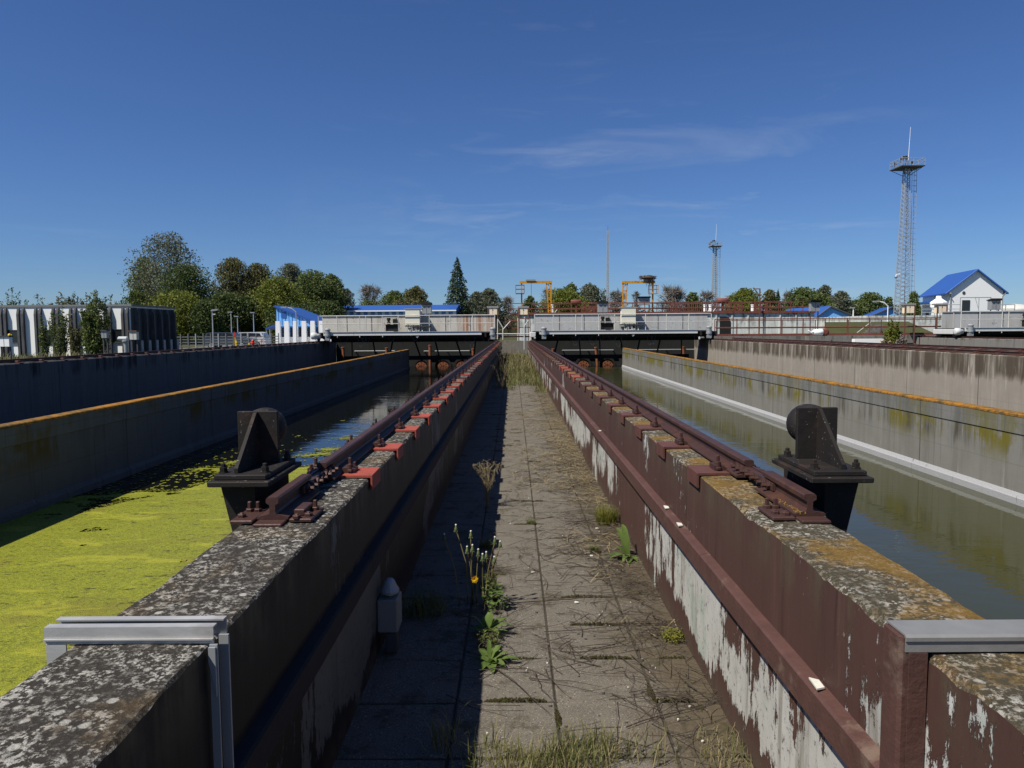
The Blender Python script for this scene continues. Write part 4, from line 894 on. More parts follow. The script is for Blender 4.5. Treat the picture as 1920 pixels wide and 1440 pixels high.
rdrum(1080, 566, YC+1.6, 'red motor on a stand above the channel left of the lattice aerial'); rdrum(1355, 564, YC+1.4, 'red motor above the crowded red frame', .26, .55)
for px, lab in ((1035.5, 'white vent pipe at the foot of the left yellow gantry'), (1322, 'white vent pipe left of the crowded red frame'), (1332, 'white vent pipe touching the crowded red frame'), (1411, 'white vent pipe left of the gallows post'), (1426, 'white vent pipe right of the gallows post')):
    p = P(px, 588, YC+1.4); q = P(px, 571, YC+1.4); mb = MB(); mb.lathe((p.x, p.y, zc), [(.16, 0), (.16, q.z-zc-.1), (.19, q.z-zc-.08), (.19, q.z-zc)], 12); mb.bar((p.x+.1, p.y-.1, zc), (p.x+.45, p.y-.1, zc+.45), .05, .05)
    tag(mb.build('vent_pipe', M['clean_white'], smooth=False), lab, 'vent', 'white vents on the raised channel')
# gallows post
gp = thing('gallows_post', 'red post with a braced lifting arm rising from the railing', 'post', (P(1424, 588, YC-.3).x, YC-.3, 0)); x = P(1424, 588, YC-.3).x; zt = P(1424, 541, YC-.3).z; xl = P(1413, 541, YC-.3).x
MB().bar((x, YC-.3, 1), (x, YC-.3, zt), .09, .09).build('post', M['railing_red'], gp); MB().bar((xl, YC-.3, zt-.03), (x, YC-.3, zt-.03), .08, .08).build('arm', M['railing_red'], gp); MB().bar((xl+.12, YC-.3, zt-.08), (x, YC-.3, zt-.65), .06, .06).build('brace', M['railing_red'], gp)

# yellow gantry cranes and the stork nest
def gantry(px0, px1, pyt, Y, cagepx, label, legpx, lat=1):
    a, b = P(px0, pyt, Y), P(px1, pyt, Y); o = thing('gantry_crane', label, 'crane', ((a.x+b.x)/2, Y, zc), 'yellow gantry cranes on the raised channel'); zt = a.z
    mb = MB(); mb.box(a.x, b.x, Y-.12, Y+.12, zt-.22, zt); 
    for k in range(5): xx = a.x+(b.x-a.x)*(k+.5)/5; mb.box(xx-.02, xx+.02, Y-.135, Y-.121, zt-.215, zt-.005)
    mb.build('beam', M['crane_yellow'], o)
    side = 1 if legpx > (px0+px1)/2 else -1
    ex = b.x-.1 if side > 0 else a.x+.1; q = ex-side*.42
    m = MB(); m.bar((ex, Y, zc), (ex, Y, zt-.22), .12, .12); m.bar((q+side*.2, Y, zc), (q, Y, zt-.22), .10, .10)
    for k in range(5): z0 = zc+(zt-zc)*k/5; m.bar((ex, Y, z0), (q+side*.1, Y, z0+(zt-zc)/10), .06, .06); m.bar((ex, Y, z0+(zt-zc)/5-.25), (q+side*.1, Y, z0+(zt-zc)/10), .06, .06)
    m.build('braced_leg', M['crane_yellow'], o)
    ox = a.x+.2 if side > 0 else b.x-.2; c = P(cagepx, 545, Y).x
    MB().bar((ox, Y, zc), (ox, Y, zt-.22), .13, .13).build('leg', M['crane_yellow'], o)
    cg = MB(); zb = P(0, 551 if side > 0 else 549, Y).z
    zb = P(cagepx, 550, Y).z; w = .40
    cgo = MB().box(c-w, c+w, Y-.4, Y+.4, zb-.06, zb).build('cage_platform', M['railing_red'] if side > 0 else M['crane_yellow'], o)
    for sx in (-1, 1):
        for sy in (-1, 1): cg.bar((c+sx*w, Y+sy*.38, zb+.001), (c+sx*w, Y+sy*.38, zb+.75), .04, .04)
    for z in (.38, .75):
        for s in (-1, 1): cg.bar((c-w, Y+s*.38, zb+z), (c+w, Y+s*.38, zb+z), .04, .04); cg.bar((c+s*w, Y-.38, zb+z), (c+s*w, Y+.38, zb+z), .04, .04)
    cg.build('cage_rail', M['railing_brown'] if side > 0 else M['crane_yellow'], cgo)
    hx = a.x+(b.x-a.x)*(.36 if side > 0 else .82)
    t = MB(); t.box(hx-.5, hx+.4, Y-.2, Y+.2, zt+.003, zt+.14); t.build('trolley', M['grey_metal'], o); MB().tube((hx, Y-.15, zt-.2), (hx, Y-.15, zt-1.5), .02, 5).box(hx-.06, hx+.06, Y-.2, Y-.1, zt-1.7, zt-1.5).build('hoist', M['dark_grey'], o)
    return o
gantry(974, 1035, 527, YC+1.3, 975, 'left yellow gantry crane with a red cage', 1033)
gantry(1166, 1228, 527, YC+1.3, 1225, 'right yellow gantry crane carrying the stork nest', 1168)
c = P(1214, 523, YC+1.3); ns = MB(); random.seed(12)
for i in range(420):
    a = random.uniform(0, 6.28); r = .78*math.sqrt(random.random()); z = random.uniform(-.12, .30)*(1-.3*(r/.78)); p = c+Vector((r*math.cos(a)*1.0, r*math.sin(a)*.7, z+.06)); d = Vector((-math.sin(a)+random.gauss(0, .5), math.cos(a)+random.gauss(0, .5), random.gauss(0, .18))).normalized()*random.uniform(.2, .5)
    ns.tube(p-d*.5, p+d*.5, .016, 3, .008)
ns.lathe(c+Vector((0, 0, .0)), [(.45, -.03), (.66, .1), (.58, .26), (.2, .2)], 14)
for i in range(60): p = c+Vector((random.uniform(-.1, .6), random.uniform(-.3, .3), -.05)); ns.tube(p, p+Vector((random.uniform(-.15, .15), 0, -random.uniform(.3, .75))), .014, 3, .006)
tag(ns.build('stork_nest', M['nest_stick']), 'large stork nest of sticks on top of the right yellow gantry', 'nest')
# lattice aerial behind
def lattice(o, x, y, z0, z1, w0, w1, bays, r, mat, name='lattice'):
    mb = MB()
    def c(k, t): w = w0+(w1-w0)*t; return Vector((x+w/2*(-1, 1, 1, -1)[k], y+w/2*(-1, -1, 1, 1)[k], z0+(z1-z0)*t))
    for k in range(4):
        mb.bar(c(k, 0), c(k, 1), r*1.9, r*1.9)
        for i in range(bays):
            t0, t1 = i/bays, (i+1)/bays; mb.bar(c(k, t0), c((k+1) % 4, (t0+t1)/2), r, r); mb.bar(c((k+1) % 4, (t0+t1)/2), c(k, t1), r, r)
            if i % 3 == 0: mb.bar(c(k, t0), c((k+1) % 4, t0), r, r)
    return mb.build(name, M[mat], o)
Ya = 150; p = P(1138, 600, Ya); q = P(1141, 432, Ya)
la = thing('lattice_aerial', 'slim grey lattice aerial standing behind the raised channel', 'aerial', (p.x, Ya, 0)); lattice(la, (p.x+q.x)/2, Ya, 0, q.z, .55, .28, 44, .05, 'galvanised', 'mast')
MB().tube(((p.x+q.x)/2, Ya, q.z), ((p.x+q.x)/2, Ya, q.z+.9), .03, 5).build('tip', M['dark_grey'], la)
# floodlight masts
def floodmast(Y, px, pyplat, pyrod, wbase, wtop, hw, label, r, cam_side):
    zp = P(px, pyplat, Y).z; x = P(px, pyplat, Y).x; o = thing('floodlight_mast', label, 'mast', (x, Y, 0), 'lattice floodlight masts')
    lattice(o, x-.1, Y, 0, zp-.3, wbase, wtop, 40, r, 'galvanised', 'lattice_shaft')
    MB().prism([(x-hw, Y-hw), (x+hw, Y-hw), (x+hw, Y+hw), (x-hw, Y+hw)], 'z', zp-.28, zp-.12).build('platform', M['dark_grey'], o)
    br = MB()
    for sx, sy in ((-1, -1), (1, -1), (1, 1), (-1, 1)): br.bar((x+sx*hw*.9, Y+sy*hw*.9, zp-.29), (x-.1+sx*wtop/2, Y+sy*wtop/2, zp-1.5), .09, .09)
    br.build('bracket', M['dark_grey'], o)
    rl = MB()
    for z in (.55, 1.12):
        for a, b in (((-1, -1), (1, -1)), ((1, -1), (1, 1)), ((1, 1), (-1, 1)), ((-1, 1), (-1, -1))): rl.bar((x+a[0]*hw*.97, Y+a[1]*hw*.97, zp+z), (x+b[0]*hw*.97, Y+b[1]*hw*.97, zp+z), .10, .08)
    for sx in (-1, 0, 1):
        for sy in (-1, 0, 1):
            if sx or sy: rl.bar((x+sx*hw*.97, Y+sy*hw*.97, zp-.118), (x+sx*hw*.97, Y+sy*hw*.97, zp+1.1), .07, .07)
    rl.build('railing', M['galvanised'], o)
    for dx, dy, dz in ((-.95, -.8, 1.25), (-.6, -.5, 1.75), (-.25, -.2, 2.0), (.05, .2, 1.95), (-.3, .6, .3), (.35, -.1, .9), (-.95, .2, .8)):
        c = Vector((x+dx*hw, Y+dy*hw, zp+dz*.8)); m = MB(); m.prism([(c.y-.12, c.z-.28), (c.y+.24, c.z-.16), (c.y+.24, c.z+.16), (c.y-.12, c.z+.22)], 'x', c.x-.26, c.x+.26); m.bar((c.x, c.y+.05, zp-.118), (c.x, c.y+.05, c.z-.2), .07, .07); f = m.build('floodlight', M['grey_metal'], o)
        MB().box(c.x-.22, c.x+.22, c.y-.135, c.y-.121, c.z-.22, c.z+.17).build('glass', M['window_dark'], f)
    xr = x+.1; MB().tube((xr, Y, zp-.118), (xr+.25*(zp/28), Y, P(px, pyrod, Y).z), .05, 6, .025).build('antenna_rod', M['clean_white'], o)
    ld = MB(); lx0, lx1 = x+wtop/2+.35, x+wtop/2+1.15; k = .012
    for i in range(int(zp/.9)):
        z = .9*i+.5; off = (zp-z)*k; ld.bar((lx0+off, Y-.3, z), (lx1+off, Y-.3, z), .05, .05); ld.bar((lx1+off, Y-.3, z), (lx1+off, Y+.5, z), .05, .05)
        if i % 5 == 0: ld.bar((x+off, Y, z), (lx0+off, Y-.3, z), .06, .06)
    for lx in (lx0, lx1): ld.bar((lx+zp*k, Y-.3, .3), (lx, Y-.3, zp-.3), .06, .06)
    ld.bar((lx1+zp*k, Y+.5, .3), (lx1, Y+.5, zp-.3), .05, .05)
    ld.build('caged_ladder', M['galvanised'], o)
    return o
fm1 = floodmast(127, 1701, 313, 238, 2.0, .72, 2.0, 'tall grey lattice floodlight mast with caged ladder, nearest on the right', .062, 1)
fm2 = floodmast(232, 1341, 461, 420, 1.7, .85, 1.75, 'smaller more distant floodlight mast rising behind the red frames', .085, 1)
p = P(1680, 519, 126.5); q = P(1685, 515, 126.5)
sc = thing('security_camera', 'white dome camera on an arm fixed to the nearest floodlight mast', 'camera', tuple(p)); MB().path([p+Vector((0, 0, .05)), p+Vector((.05, 0, .4)), q+Vector((.3, 0, .1))], .07, 6).build('arm', M['clean_white'], sc); MB().lathe(p, [(.05, -.3), (.2, -.22), (.26, 0), (.2, .2), (.06, .26)], 12).build('dome', M['grey_metal'], sc, True)

# ================================================================== boxes on posts
def postbox(px0, px1, py0, py1, Y, foot, label, group, kind='cream'):
    a, b = P(px0, py1, Y), P(px1, py0, Y); o = thing('meter_box' if kind == 'cream' else 'switch_cabinet', label, 'box' if kind == 'cream' else 'cabinet', ((a.x+b.x)/2, Y, foot), group); cx = (a.x+b.x)/2; w = (b.x-a.x)
    if kind == 'cream':
        MB().box(a.x+w*.06, b.x-w*.06, Y-.2, Y+.2, a.z, b.z).build('box_body', M['cream_box'], o); h = MB(); h.box(cx-.006, cx+.006, Y-.206, Y-.2005, a.z+.02, b.z-.02); h.box(cx-.03, cx+.03, Y-.215, Y-.2065, b.z-.14, b.z-.10); h.build('lock', M['railing_brown'], o)
        MB().prism([(Y-.235, b.z+.003), (Y+.30, b.z+.003), (Y+.28, b.z+.10), (Y-.22, b.z+.10)], 'x', a.x-.06, b.x+.06).build('roof', M['slate_grey'], o)
        for x in (a.x, b.x): MB().bar((x, Y-.22, foot), (x, Y-.22, b.z), .06, .05).build('post', M['railing_brown'], o)
    else:
        bo = MB().bbox(a.x, b.x, Y-.16, Y+.16, a.z, b.z-.12, .01).build('box_body', M['grey_metal'], o); MB().prism([(Y-.28, b.z-.115), (Y+.22, b.z-.115), (Y+.30, b.z-.04), (Y-.36, b.z)], 'x', a.x-.06, b.x+.06).build('roof', M['soot_black'], o)
        h = MB(); h.box(cx-.006, cx+.006, Y-.17, Y-.1605, a.z+.02, b.z-.14); h.box(cx+w*.2, cx+w*.34, Y-.17, Y-.1605, a.z+(b.z-a.z)*.4, a.z+(b.z-a.z)*.52); h.build('lock', M['dark_grey'], bo)
        for x in (a.x+.06, b.x-.06): MB().bar((x, Y, foot), (x, Y, a.z-.002), .05, .05).build('leg', M['dark_grey'], o)
postbox(915, 933, 577.5, 590, 43.5, .9, 'cream box with grey roof on posts beside the right end of the left bridge', 'cream boxes on posts')
postbox(972.5, 990, 577.5, 590, 43.5, .9, 'cream box with grey roof on posts beside the left end of the middle bridge', 'cream boxes on posts')
postbox(1693.5, 1712, 572, 587, 45.2, 0, 'cream box on tall posts left of the pair near the rightmost bridge', 'cream boxes on posts')
postbox(1753.5, 1772, 572, 587, 45.2, 0, 'cream box on leaning posts closest to the rightmost bridge', 'cream boxes on posts')
postbox(1518, 1536, 563, 584, 47.6, ez, 'grey cabinet with black roof on legs at the long red railing', 'grey cabinets with black roofs', 'grey')
postbox(1196, 1218, 556, 572, YC+.8, zc, 'grey cabinet with black roof on the channel below the stork nest', 'grey cabinets with black roofs', 'grey')
for x, dx in ((1697, 0),):
    pass
# pump motor lying by the railing and junk around
p = P(1540, 622, 45.6); pm = thing('pump_motor', 'white and red pump motor lying in front of the grey cabinet', 'motor', (p.x, 45.6, ez)); zz = ez+.2
sb = MB().box(p.x-.9, p.x+.5, 45.3, 45.89, .6, ez-.031); sb.build('plinth', M['grey_concrete'], pm)
MB().lathe((p.x-.1, 45.6, zz), [(.08, -.45), (.16, -.4), (.2, -.1), (.2, .15), (.12, .2)], 14, 'x').build('motor_body', M['clean_white'], pm, True); MB().lathe((p.x+.22, 45.6, zz), [(.10, -.1), (.24, -.09), (.26, 0), (.24, .09), (.10, .1)], 16, 'y').build('flywheel', M['railing_red'], pm, True)
MB().path([(p.x-.45, 45.5, zz+.05), (p.x-.7, 45.5, zz-.02), (p.x-.85, 45.5, zz+.12)], .05, 6).build('pipe', M['clean_white'], pm)
p = P(1652, 628, 45.4); tag(MB().box(P(1600, 640, 45.4).x, P(1658, 640, 45.4).x, 45.2, 45.6, .02, P(1652, 635, 45.4).z).build('kerb_block', M['white_render']), 'pale concrete kerb at the foot of the platform near the bush', 'kerb')
# stairs up the bank
st = thing('stair', 'small concrete stair with a pale handrail on the bank by the red railing', 'stair', (P(1632, 622, 52).x, 52, 0)); mb = MB()
for i in range(6): a = P(1628+i*3.0, 626-i*3.6, 52+i*.3); mb.box(a.x-.3, a.x+.5, 52+i*.3, 52+i*.3+.299, 0, a.z)
mb.build('step', M['grey_concrete'], st); MB().path([P(1607, 624, 52.2), P(1632, 605, 53.5)], .03, 6).build('handrail', M['yellow_paint'] if False else M['pale_paint'], st)
# ================================================================== buildings
# low ribbed building at far left
Yf = 48.0; xr = P(245, 600, Yf).x; zt = P(120, 572, Yf).z; yb = 54.2
lb = thing('ribbed_building', 'low white building with dark concrete fins, half overgrown, at the left edge', 'building', (-30, Yf, 0))
xl = xr-27
MB().box(xl, xr, Yf, yb+.0, 0, zt-.10).build('wall', M['white_render'], lb)
MB().box(xl-.1, xr+.12, Yf-.06, yb+.1, zt-.097, zt+.02).build('roof', M['slate_grey'], lb)
step = 32.5/1360*Yf
for k in range(22):
    px = 8+32.5*k
    if px > 262: break
for k in range(24):
    x = xr-.12-step*k
    if x < xl: break
    for off in ((0, .30),):
        f = MB().prism([(Yf-.002, .0), (Yf-.20, .0), (Yf-.20, zt-.55), (Yf-.06, zt-.16), (Yf-.002, zt-.16)], 'x', x-.12, x+.03); f.build('fin', M['fin_dark'], lb)
        MB().prism([(Yf-.002, .0), (Yf-.17, .0), (Yf-.17, zt-.6), (Yf-.06, zt-.18), (Yf-.002, zt-.18)], 'x', x-.43, x-.28).build('fin', M['fin_dark'], lb)
    if k % 2 == 0:
        xa, xb = x-step+.06, x-.46
        w = MB().box(xa, xb, Yf-.05, Yf-.003, .95, 1.72).build('window', M['window_dark'], lb)
        MB().box(xa-.04, xb+.04, Yf-.09, Yf-.003, .88, .947).box(xa-.03, xb+.03, Yf-.08, Yf-.003, 1.723, 1.77).build('frame', M['dark_grey'], w)
ns = 6
MB().box(xr+.003, xr+.03, Yf+.02, yb-.02, .0, zt-.2).build('end_wall', M['fin_dark'], lb)  # dark sheet over the white end wall, painting in its shaded side
for k in range(ns):
    y = Yf+.35+k*1.04
    MB().prism([(xr+.031, 0), (xr+.36, 0), (xr+.36, zt-.6), (xr+.2, zt-.2), (xr+.031, zt-.2)], 'y', y, y+.16).build('fin', M['fin_dark'], lb)
    MB().prism([(xr+.031, 0), (xr+.30, 0), (xr+.30, 1.0), (xr+.031, 1.05)], 'y', y+.30, y+.62).build('plinth', M['grey_metal'], lb)
# blue building with a sloping roof
Yb = 76; f0, f1 = P(518, 640, Yb).x, P(640, 640, Yb).x; zh, zl = P(518, 576, Yb).z, P(592, 606, Yb).z; x1 = P(592, 606, Yb).x
slp = (zl-zh)/(x1-f0); zr = zh+slp*(f1-f0); zc2 = P(540, 602, Yb).z
bb = thing('blue_building', 'blue clad building with steep mono pitch roof and white columns', 'building', (f0, Yb, 0))
MB().prism([(f0, .0), (f1, .0), (f1, zr), (f0, zh)], 'y', Yb+.3, Yb+9).build('wall', M['blue_cladding'], bb)
sm = MB()
for k in range(18):
    x = f0+.2+k*.36
    if x < f1: sm.prism([(x, zc2-.4), (x+.03, zc2-.4), (x+.03, zh+slp*(x-f0)-.06), (x, zh+slp*(x-f0)-.05)], 'y', Yb+.27, Yb+.299)
sm.build('cladding_seam', M['blue_trim'], bb)
MB().prism([(f0-.15, zh+.02), (f1+.2, zr-.04), (f1+.2, zr+.13), (f0-.15, zh+.2)], 'y', Yb+.1, Yb+9.3).build('roof', M['blue_roof'], bb)
MB().prism([(f0+.5, zh-1.1), (f0+1.05, zh-1.1), (f0+1.05, zh-.55), (f0+.5, zh-.55)], 'y', Yb+.25, Yb+.298).build('vent_grille', M['blue_trim'], bb)
MB().box(f0+.1, f1, Yb+.1, Yb+.298, 0, .95).build('plinth', M['clean_white'], bb)
for k in range(8):
    x = P(518+16.2*k, 640, Yb).x; 
    if x > f1-.4: break
    MB().prism([(x, 0), (x+.52, 0), (x+.50, zc2), (x+.06, zc2)], 'y', Yb-.25, Yb+.09).build('column', M['clean_white'], bb)
    MB().box(x+.56, x+.86, Yb+.20, Yb+.297, .955, 1.95).build('window', M['window_dark'], bb)
cn = thing('canopy', 'small blue lean-to canopy at the left side of the sloping blue building', 'canopy', (f0-1.0, Yb+1, 0)); a = P(502, 616, Yb+1); b = P(517, 611, Yb+1)
MB().prism([(a.x, a.z-.12), (b.x-.05, b.z-.05), (b.x-.05, b.z+.1), (a.x, a.z)], 'y', Yb+.2, Yb+4).build('roof', M['blue_roof'], cn)
for x, y in ((a.x+.08, Yb+.3), (a.x+.08, Yb+3.9), (a.x+.45, Yb+.3)): MB().bar((x, y, 0), (x, y, a.z-.06), .08, .08).build('post', M['grey_metal'], cn)
# long blue roofed building
Yl = 112; xa, xb = P(603, 590, Yl).x, P(742, 590, Yl).x; za, zb = P(670, 583, Yl).z, P(670, 570, Yl).z
lo = thing('long_building', 'long building with dark blue roof and alternating white and blue bays', 'building', (xa, Yl, 0))
MB().box(xa+.2, xb+9, Yl, Yl+12, 0, za-.1).build('wall', M['blue_cladding'], lo)
MB().prism([(Yl-.6, za-.097), (Yl-.6, za+.02), (Yl+6, zb), (Yl+12.6, za), (Yl+12.6, za-.097)], 'x', xa-.2, xb+9.3).build('roof', M['blue_roof'], lo)
MB().box(xa-.25, xb+9.35, Yl-.66, Yl-.603, za-.13, za+.05).build('gutter', M['clean_white'], lo)
for k in range(19): x = xa+.6+k*1.09; MB().box(x, x+.42, Yl-.3, Yl-.003, 0, za-.105).build('column', M['clean_white'], lo)
# white gabled house on the right
Yh = 112
def gable_house(label, gx0, gx1, apx, apy, eyL, eyR, Yg, depth, back_dx, floor, wallm, gablem, ovh=.5, name='gabled_house', gsplit=None):
    a, b, t = P(gx0, eyL, Yg), P(gx1, eyR, Yg), P(apx, apy, Yg); o = thing(name, label, 'house', ((a.x+b.x)/2, Yg, floor)); ez_ = (a.z+b.z)/2
    d = Vector((back_dx, depth))          # the house runs back along this vector
    def pt(x, z, k): return (x+d.x*k, Yg+d.y*k, z)
    prof = [(a.x, floor), (b.x, floor), (b.x, ez_), (t.x, t.z), (a.x, ez_)]; n = 5
    vs = [pt(x, z, 0) for x, z in prof]+[pt(x, z, 1) for x, z in prof]
    fs = [tuple(range(n)), tuple(reversed(range(n, 2*n)))]+[(i, n+i, n+(i+1) % n, (i+1) % n) for i in range(n)]
    MB().add(vs, fs).build('wall', M[wallm], o)
    if gsplit: 
        zz = ez_-gsplit; vs = [(a.x-.01, Yg-.05, zz), (b.x+.01, Yg-.05, zz), (b.x+.01, Yg-.05, ez_), (t.x, Yg-.05, t.z-.02), (a.x-.01, Yg-.05, ez_)]; vs += [(x, Yg-.003, z) for x, y, z in vs]
        MB().add(vs, [(0, 1, 2, 3, 4), (9, 8, 7, 6, 5)]+[(i, 5+i, 5+(i+1) % 5, (i+1) % 5) for i in range(5)]).build('gable_cladding', M[gablem], o)
    for sgn, e in ((-1, a), (1, b)):
        dx = e.x-t.x; sl = (ez_-t.z)/dx; ex = e.x+sgn*ovh; ez2 = ez_+sl*sgn*ovh
        pr2 = [(t.x, t.z+.03), (ex, ez2+.03), (ex, ez2+.20), (t.x, t.z+.22)]
        k0, k1 = -.35/depth, 1+.3/depth
        vs = [pt(x, z, k0) for x, z in pr2]+[pt(x, z, k1) for x, z in pr2]
        MB().add(vs, [(0, 1, 2, 3), (7, 6, 5, 4), (0, 4, 5, 1), (1, 5, 6, 2), (2, 6, 7, 3), (3, 7, 4, 0)]).build('roof', M['blue_roof'], o)
        vs = [pt(x, z-.06, k0-.006) for x, z in pr2]+[pt(x, z+.02, k0-.001) for x, z in pr2]
        MB().add(vs, [(0, 1, 2, 3), (7, 6, 5, 4), (0, 4, 5, 1), (1, 5, 6, 2), (2, 6, 7, 3), (3, 7, 4, 0)]).build('verge_board', M['dark_grey'] if gsplit else M['blue_trim'], o)
    return o, a, b, t, d
ho, a, b, t, d = gable_house('tall white house with bright blue roof and blank gable', 1780, 1881, 1832, 507, 547, 544, Yh, 12, 2.7, 0, 'clean_white', 'clean_white', .7)
for x, side in ((a.x+.18, 1), (b.x-.1, -1)): MB().path([(x-.25*side, Yh-.5, a.z-.25), (x, Yh-.08, a.z-.75), (x, Yh-.08, 1.0)], .09, 6).build('drainpipe', M['grey_metal'], ho)
sk_ = P(1781, 533, Yh+5); MB().lathe((P(1807, 549, Yh).x, Yh-.06, P(1807, 549, Yh).z), [(.12, 0), (.24, .0), (.24, .05), (.12, .05)], 10, 'y').build('vent_hole', M['dark_grey'], ho)
mb = MB(); q = Vector((a.x, Yh, 0)); u = Vector((d.x, d.y, 0)).normalized()
def side_box(k0, k1, z0, z1, out, th=.06): p0 = q+u*k0; p1 = q+u*k1; nrm = Vector((-u.y, u.x, 0)); nrm = nrm if nrm.x < 0 else -nrm; vs = [p+nrm*o_+Vector((0, 0, z)) for z in (z0, z1) for p, o_ in ((p0, out), (p1, out), (p1, out+th), (p0, out+th))]; return MB().add(vs, [(0, 1, 2, 3), (4, 5, 6, 7), (0, 1, 5, 4), (1, 2, 6, 5), (2, 3, 7, 6), (3, 0, 4, 7)])
side_box(.6, 3.6, 3.9, 5.2, .003).build('window', M['window_dark'], ho); side_box(9, 10.4, 1.5, 4.0, .003).build('door', M['dark_grey'], ho); side_box(7.0, 12.0, 5.3, 5.6, .003, 1.5).build('porch_roof', M['blue_roof'], ho)
gw = P(1811, 575, Yh-.03); dr = MB().box(gw.x-.6, gw.x+.6, Yh-.06, Yh-.003, gw.z-2.3, gw.z+1.0).build('door', M['window_dark'], ho)
mb = MB(); c = Vector((t.x, Yh, t.z)); p = P(1779, 534, Yh+6.5)
gable_house('light blue gabled house with white wall, seen past the grey cabinet', 1532, 1597, 1556, 576, 593, 593, 128, 16, -1.0, 0, 'clean_white', 'blue_cladding', .4, gsplit=.25)
gable_house('light blue gabled house behind the nearest floodlight mast', 1634, 1692, 1672, 577, 593, 593, 140, 18, 4.9, 0, 'clean_white', 'blue_cladding', .4, gsplit=.25)
p0, p1 = P(1374, 590, 120), P(1412, 584, 120); rb = thing('low_shed', 'low shed with a blue roof glimpsed under the red railing', 'shed', (p0.x, 120, 0)); MB().box(p0.x, p1.x, 120, 128, 0, p0.z).build('wall', M['clean_white'], rb); MB().prism([(119.5, p0.z+.003), (124, p1.z), (128.5, p0.z+.003)], 'x', p0.x-.3, p1.x+.3).build('roof', M['blue_roof'], rb)
p0, p1 = P(800, 576, 150), P(868, 570, 150); rb = thing('low_shed', 'low shed with a blue roof behind the spruce', 'shed', (p0.x, 150, 0)); MB().box(p0.x, p1.x, 150, 158, 0, p0.z-.5).build('wall', M['clean_white'], rb); MB().prism([(149.5, p0.z-.5+.003), (154, p1.z), (158.5, p0.z-.5+.003)], 'x', p0.x-.3, p1.x+.3).build('roof', M['blue_roof'], rb)
# round white tanks at the right edge
for px, r_, lab in ((1925, 34, 'large white domed tank cut by the right edge of the photo'), (1885, 14, 'small white domed tank behind the white house')):
    Yt = 118 if r_ > 20 else 135; c = P(px, 583, Yt); rr = r_/1360*Yt; tk = thing('domed_tank', lab, 'tank', (c.x, Yt+rr, 0)); n = 24
    MB().lathe((c.x, Yt+rr, 0), [(rr, 0), (rr, c.z)], n).build('tank_wall', M['white_render'], tk, True); MB().lathe((c.x, Yt+rr, c.z), [(rr*1.01, .004), (rr*.8, rr*.22), (rr*.4, rr*.38), (.05, rr*.42)], n).build('dome', M['pale_paint'], tk, True)
# terrace wall below the white house with railings, lamp posts and tanks on it
YT = 74; a, b = P(1624, 592, YT), P(1935, 592, YT); tw_ = MB().box(a.x, b.x, YT, YT+26, 0, a.z); o = tw_.build('terrace_wall', M['stained_white']); tag(o, 'long stained white terrace wall below the gabled white house', 'wall')
railing('thin grey railing on the terrace in front of the white house', (P(1728, 590, YT+3).x, YT+3, a.z), (P(1800, 590, YT+3).x, YT+3, a.z), 1.15, 1.2, 'grey_metal', (1, .6, .3), 0, .03)
railing('thin grey railing on the terrace right of the white house', (P(1868, 590, YT+3).x, YT+3, a.z), (P(1902, 590, YT+3).x, YT+3, a.z), 1.1, 1.0, 'grey_metal', (1, .6, .3), 0, .03)
pg = thing('pipe_gantry', 'thin grey pipe frame standing before the gable of the white house', 'gantry', (P(1830, 590, YT+5).x, YT+5, a.z)); m = MB(); c0, c1 = P(1801, 558, YT+5), P(1858, 559, YT+5)
m.path([(c0.x, YT+5, a.z), (c0.x, YT+5, c0.z), (c1.x, YT+5, c0.z), (c1.x, YT+5, a.z)], .05, 6); m.tube((c0.x+2.0, YT+5, a.z), (c0.x+2.0, YT+5, c0.z), .04, 6); m.tube((c0.x+1.6, YT+5, c0.z), (c0.x+2.0, YT+5, c0.z-1.3), .03, 5); m.build('pipe', M['grey_metal'], pg)
wv = thing('wash_tank', 'small white hopper beside the porch of the white house', 'tank', (P(1760, 585, YT+6).x, YT+6, a.z)); c = P(1760, 570, YT+6); MB().lathe((c.x, YT+6, a.z), [(.2, 0), (.25, .5), (.8, 1.0), (.85, 1.5), (.3, 1.9), (.25, 2.2)], 12).build('hopper', M['clean_white'], wv)
# ================================================================== lamp posts and small things
def lamp(px, pyt, Y, label, kind, mat='galvanised', hw=13):
    t = P(px, pyt, Y); o = thing('street_lamp', label, 'street lamp', (t.x, Y, 0)); r = .055
    MB().tube((t.x, Y, 0), (t.x, Y, t.z), r*1.2, 8, r*.8).build('pole', M[mat], o)
    if kind == 'flat':
        MB().prism([(t.x-.06, t.z), (t.x+.48, t.z+.09), (t.x+.50, t.z+.20), (t.x+.05, t.z+.16), (t.x-.06, t.z+.10)], 'y', Y-.15, Y+.15).build('lamp_head', M['grey_metal'], o)
        MB().box(t.x+.055, t.x+.24, Y-.06, Y+.06, t.z-.25, t.z-.15).build('sensor', M['clean_white'], o)
    elif kind == 'tee':
        MB().box(t.x-.35, t.x+.15, Y-.1, Y+.1, t.z, t.z+.10).build('lamp_head', M['grey_metal'], o)
    else:
        s = 1 if kind == 'right' else -1
        MB().path([(t.x, Y, t.z), (t.x+s*.4, Y, t.z+.35), (t.x+s*1.0, Y, t.z+.5)], .05, 6).build('arm', M[mat], o); MB().prism([(t.x+s*.9, t.z+.42), (t.x+s*1.5, t.z+.40), (t.x+s*1.5, t.z+.54), (t.x+s*.9, t.z+.58)], 'y', Y-.15, Y+.15).build('lamp_head', M['grey_metal'], o)
    return o
lamp(398, 584, 58, 'street lamp with a flat angled head beyond the ribbed building', 'flat')
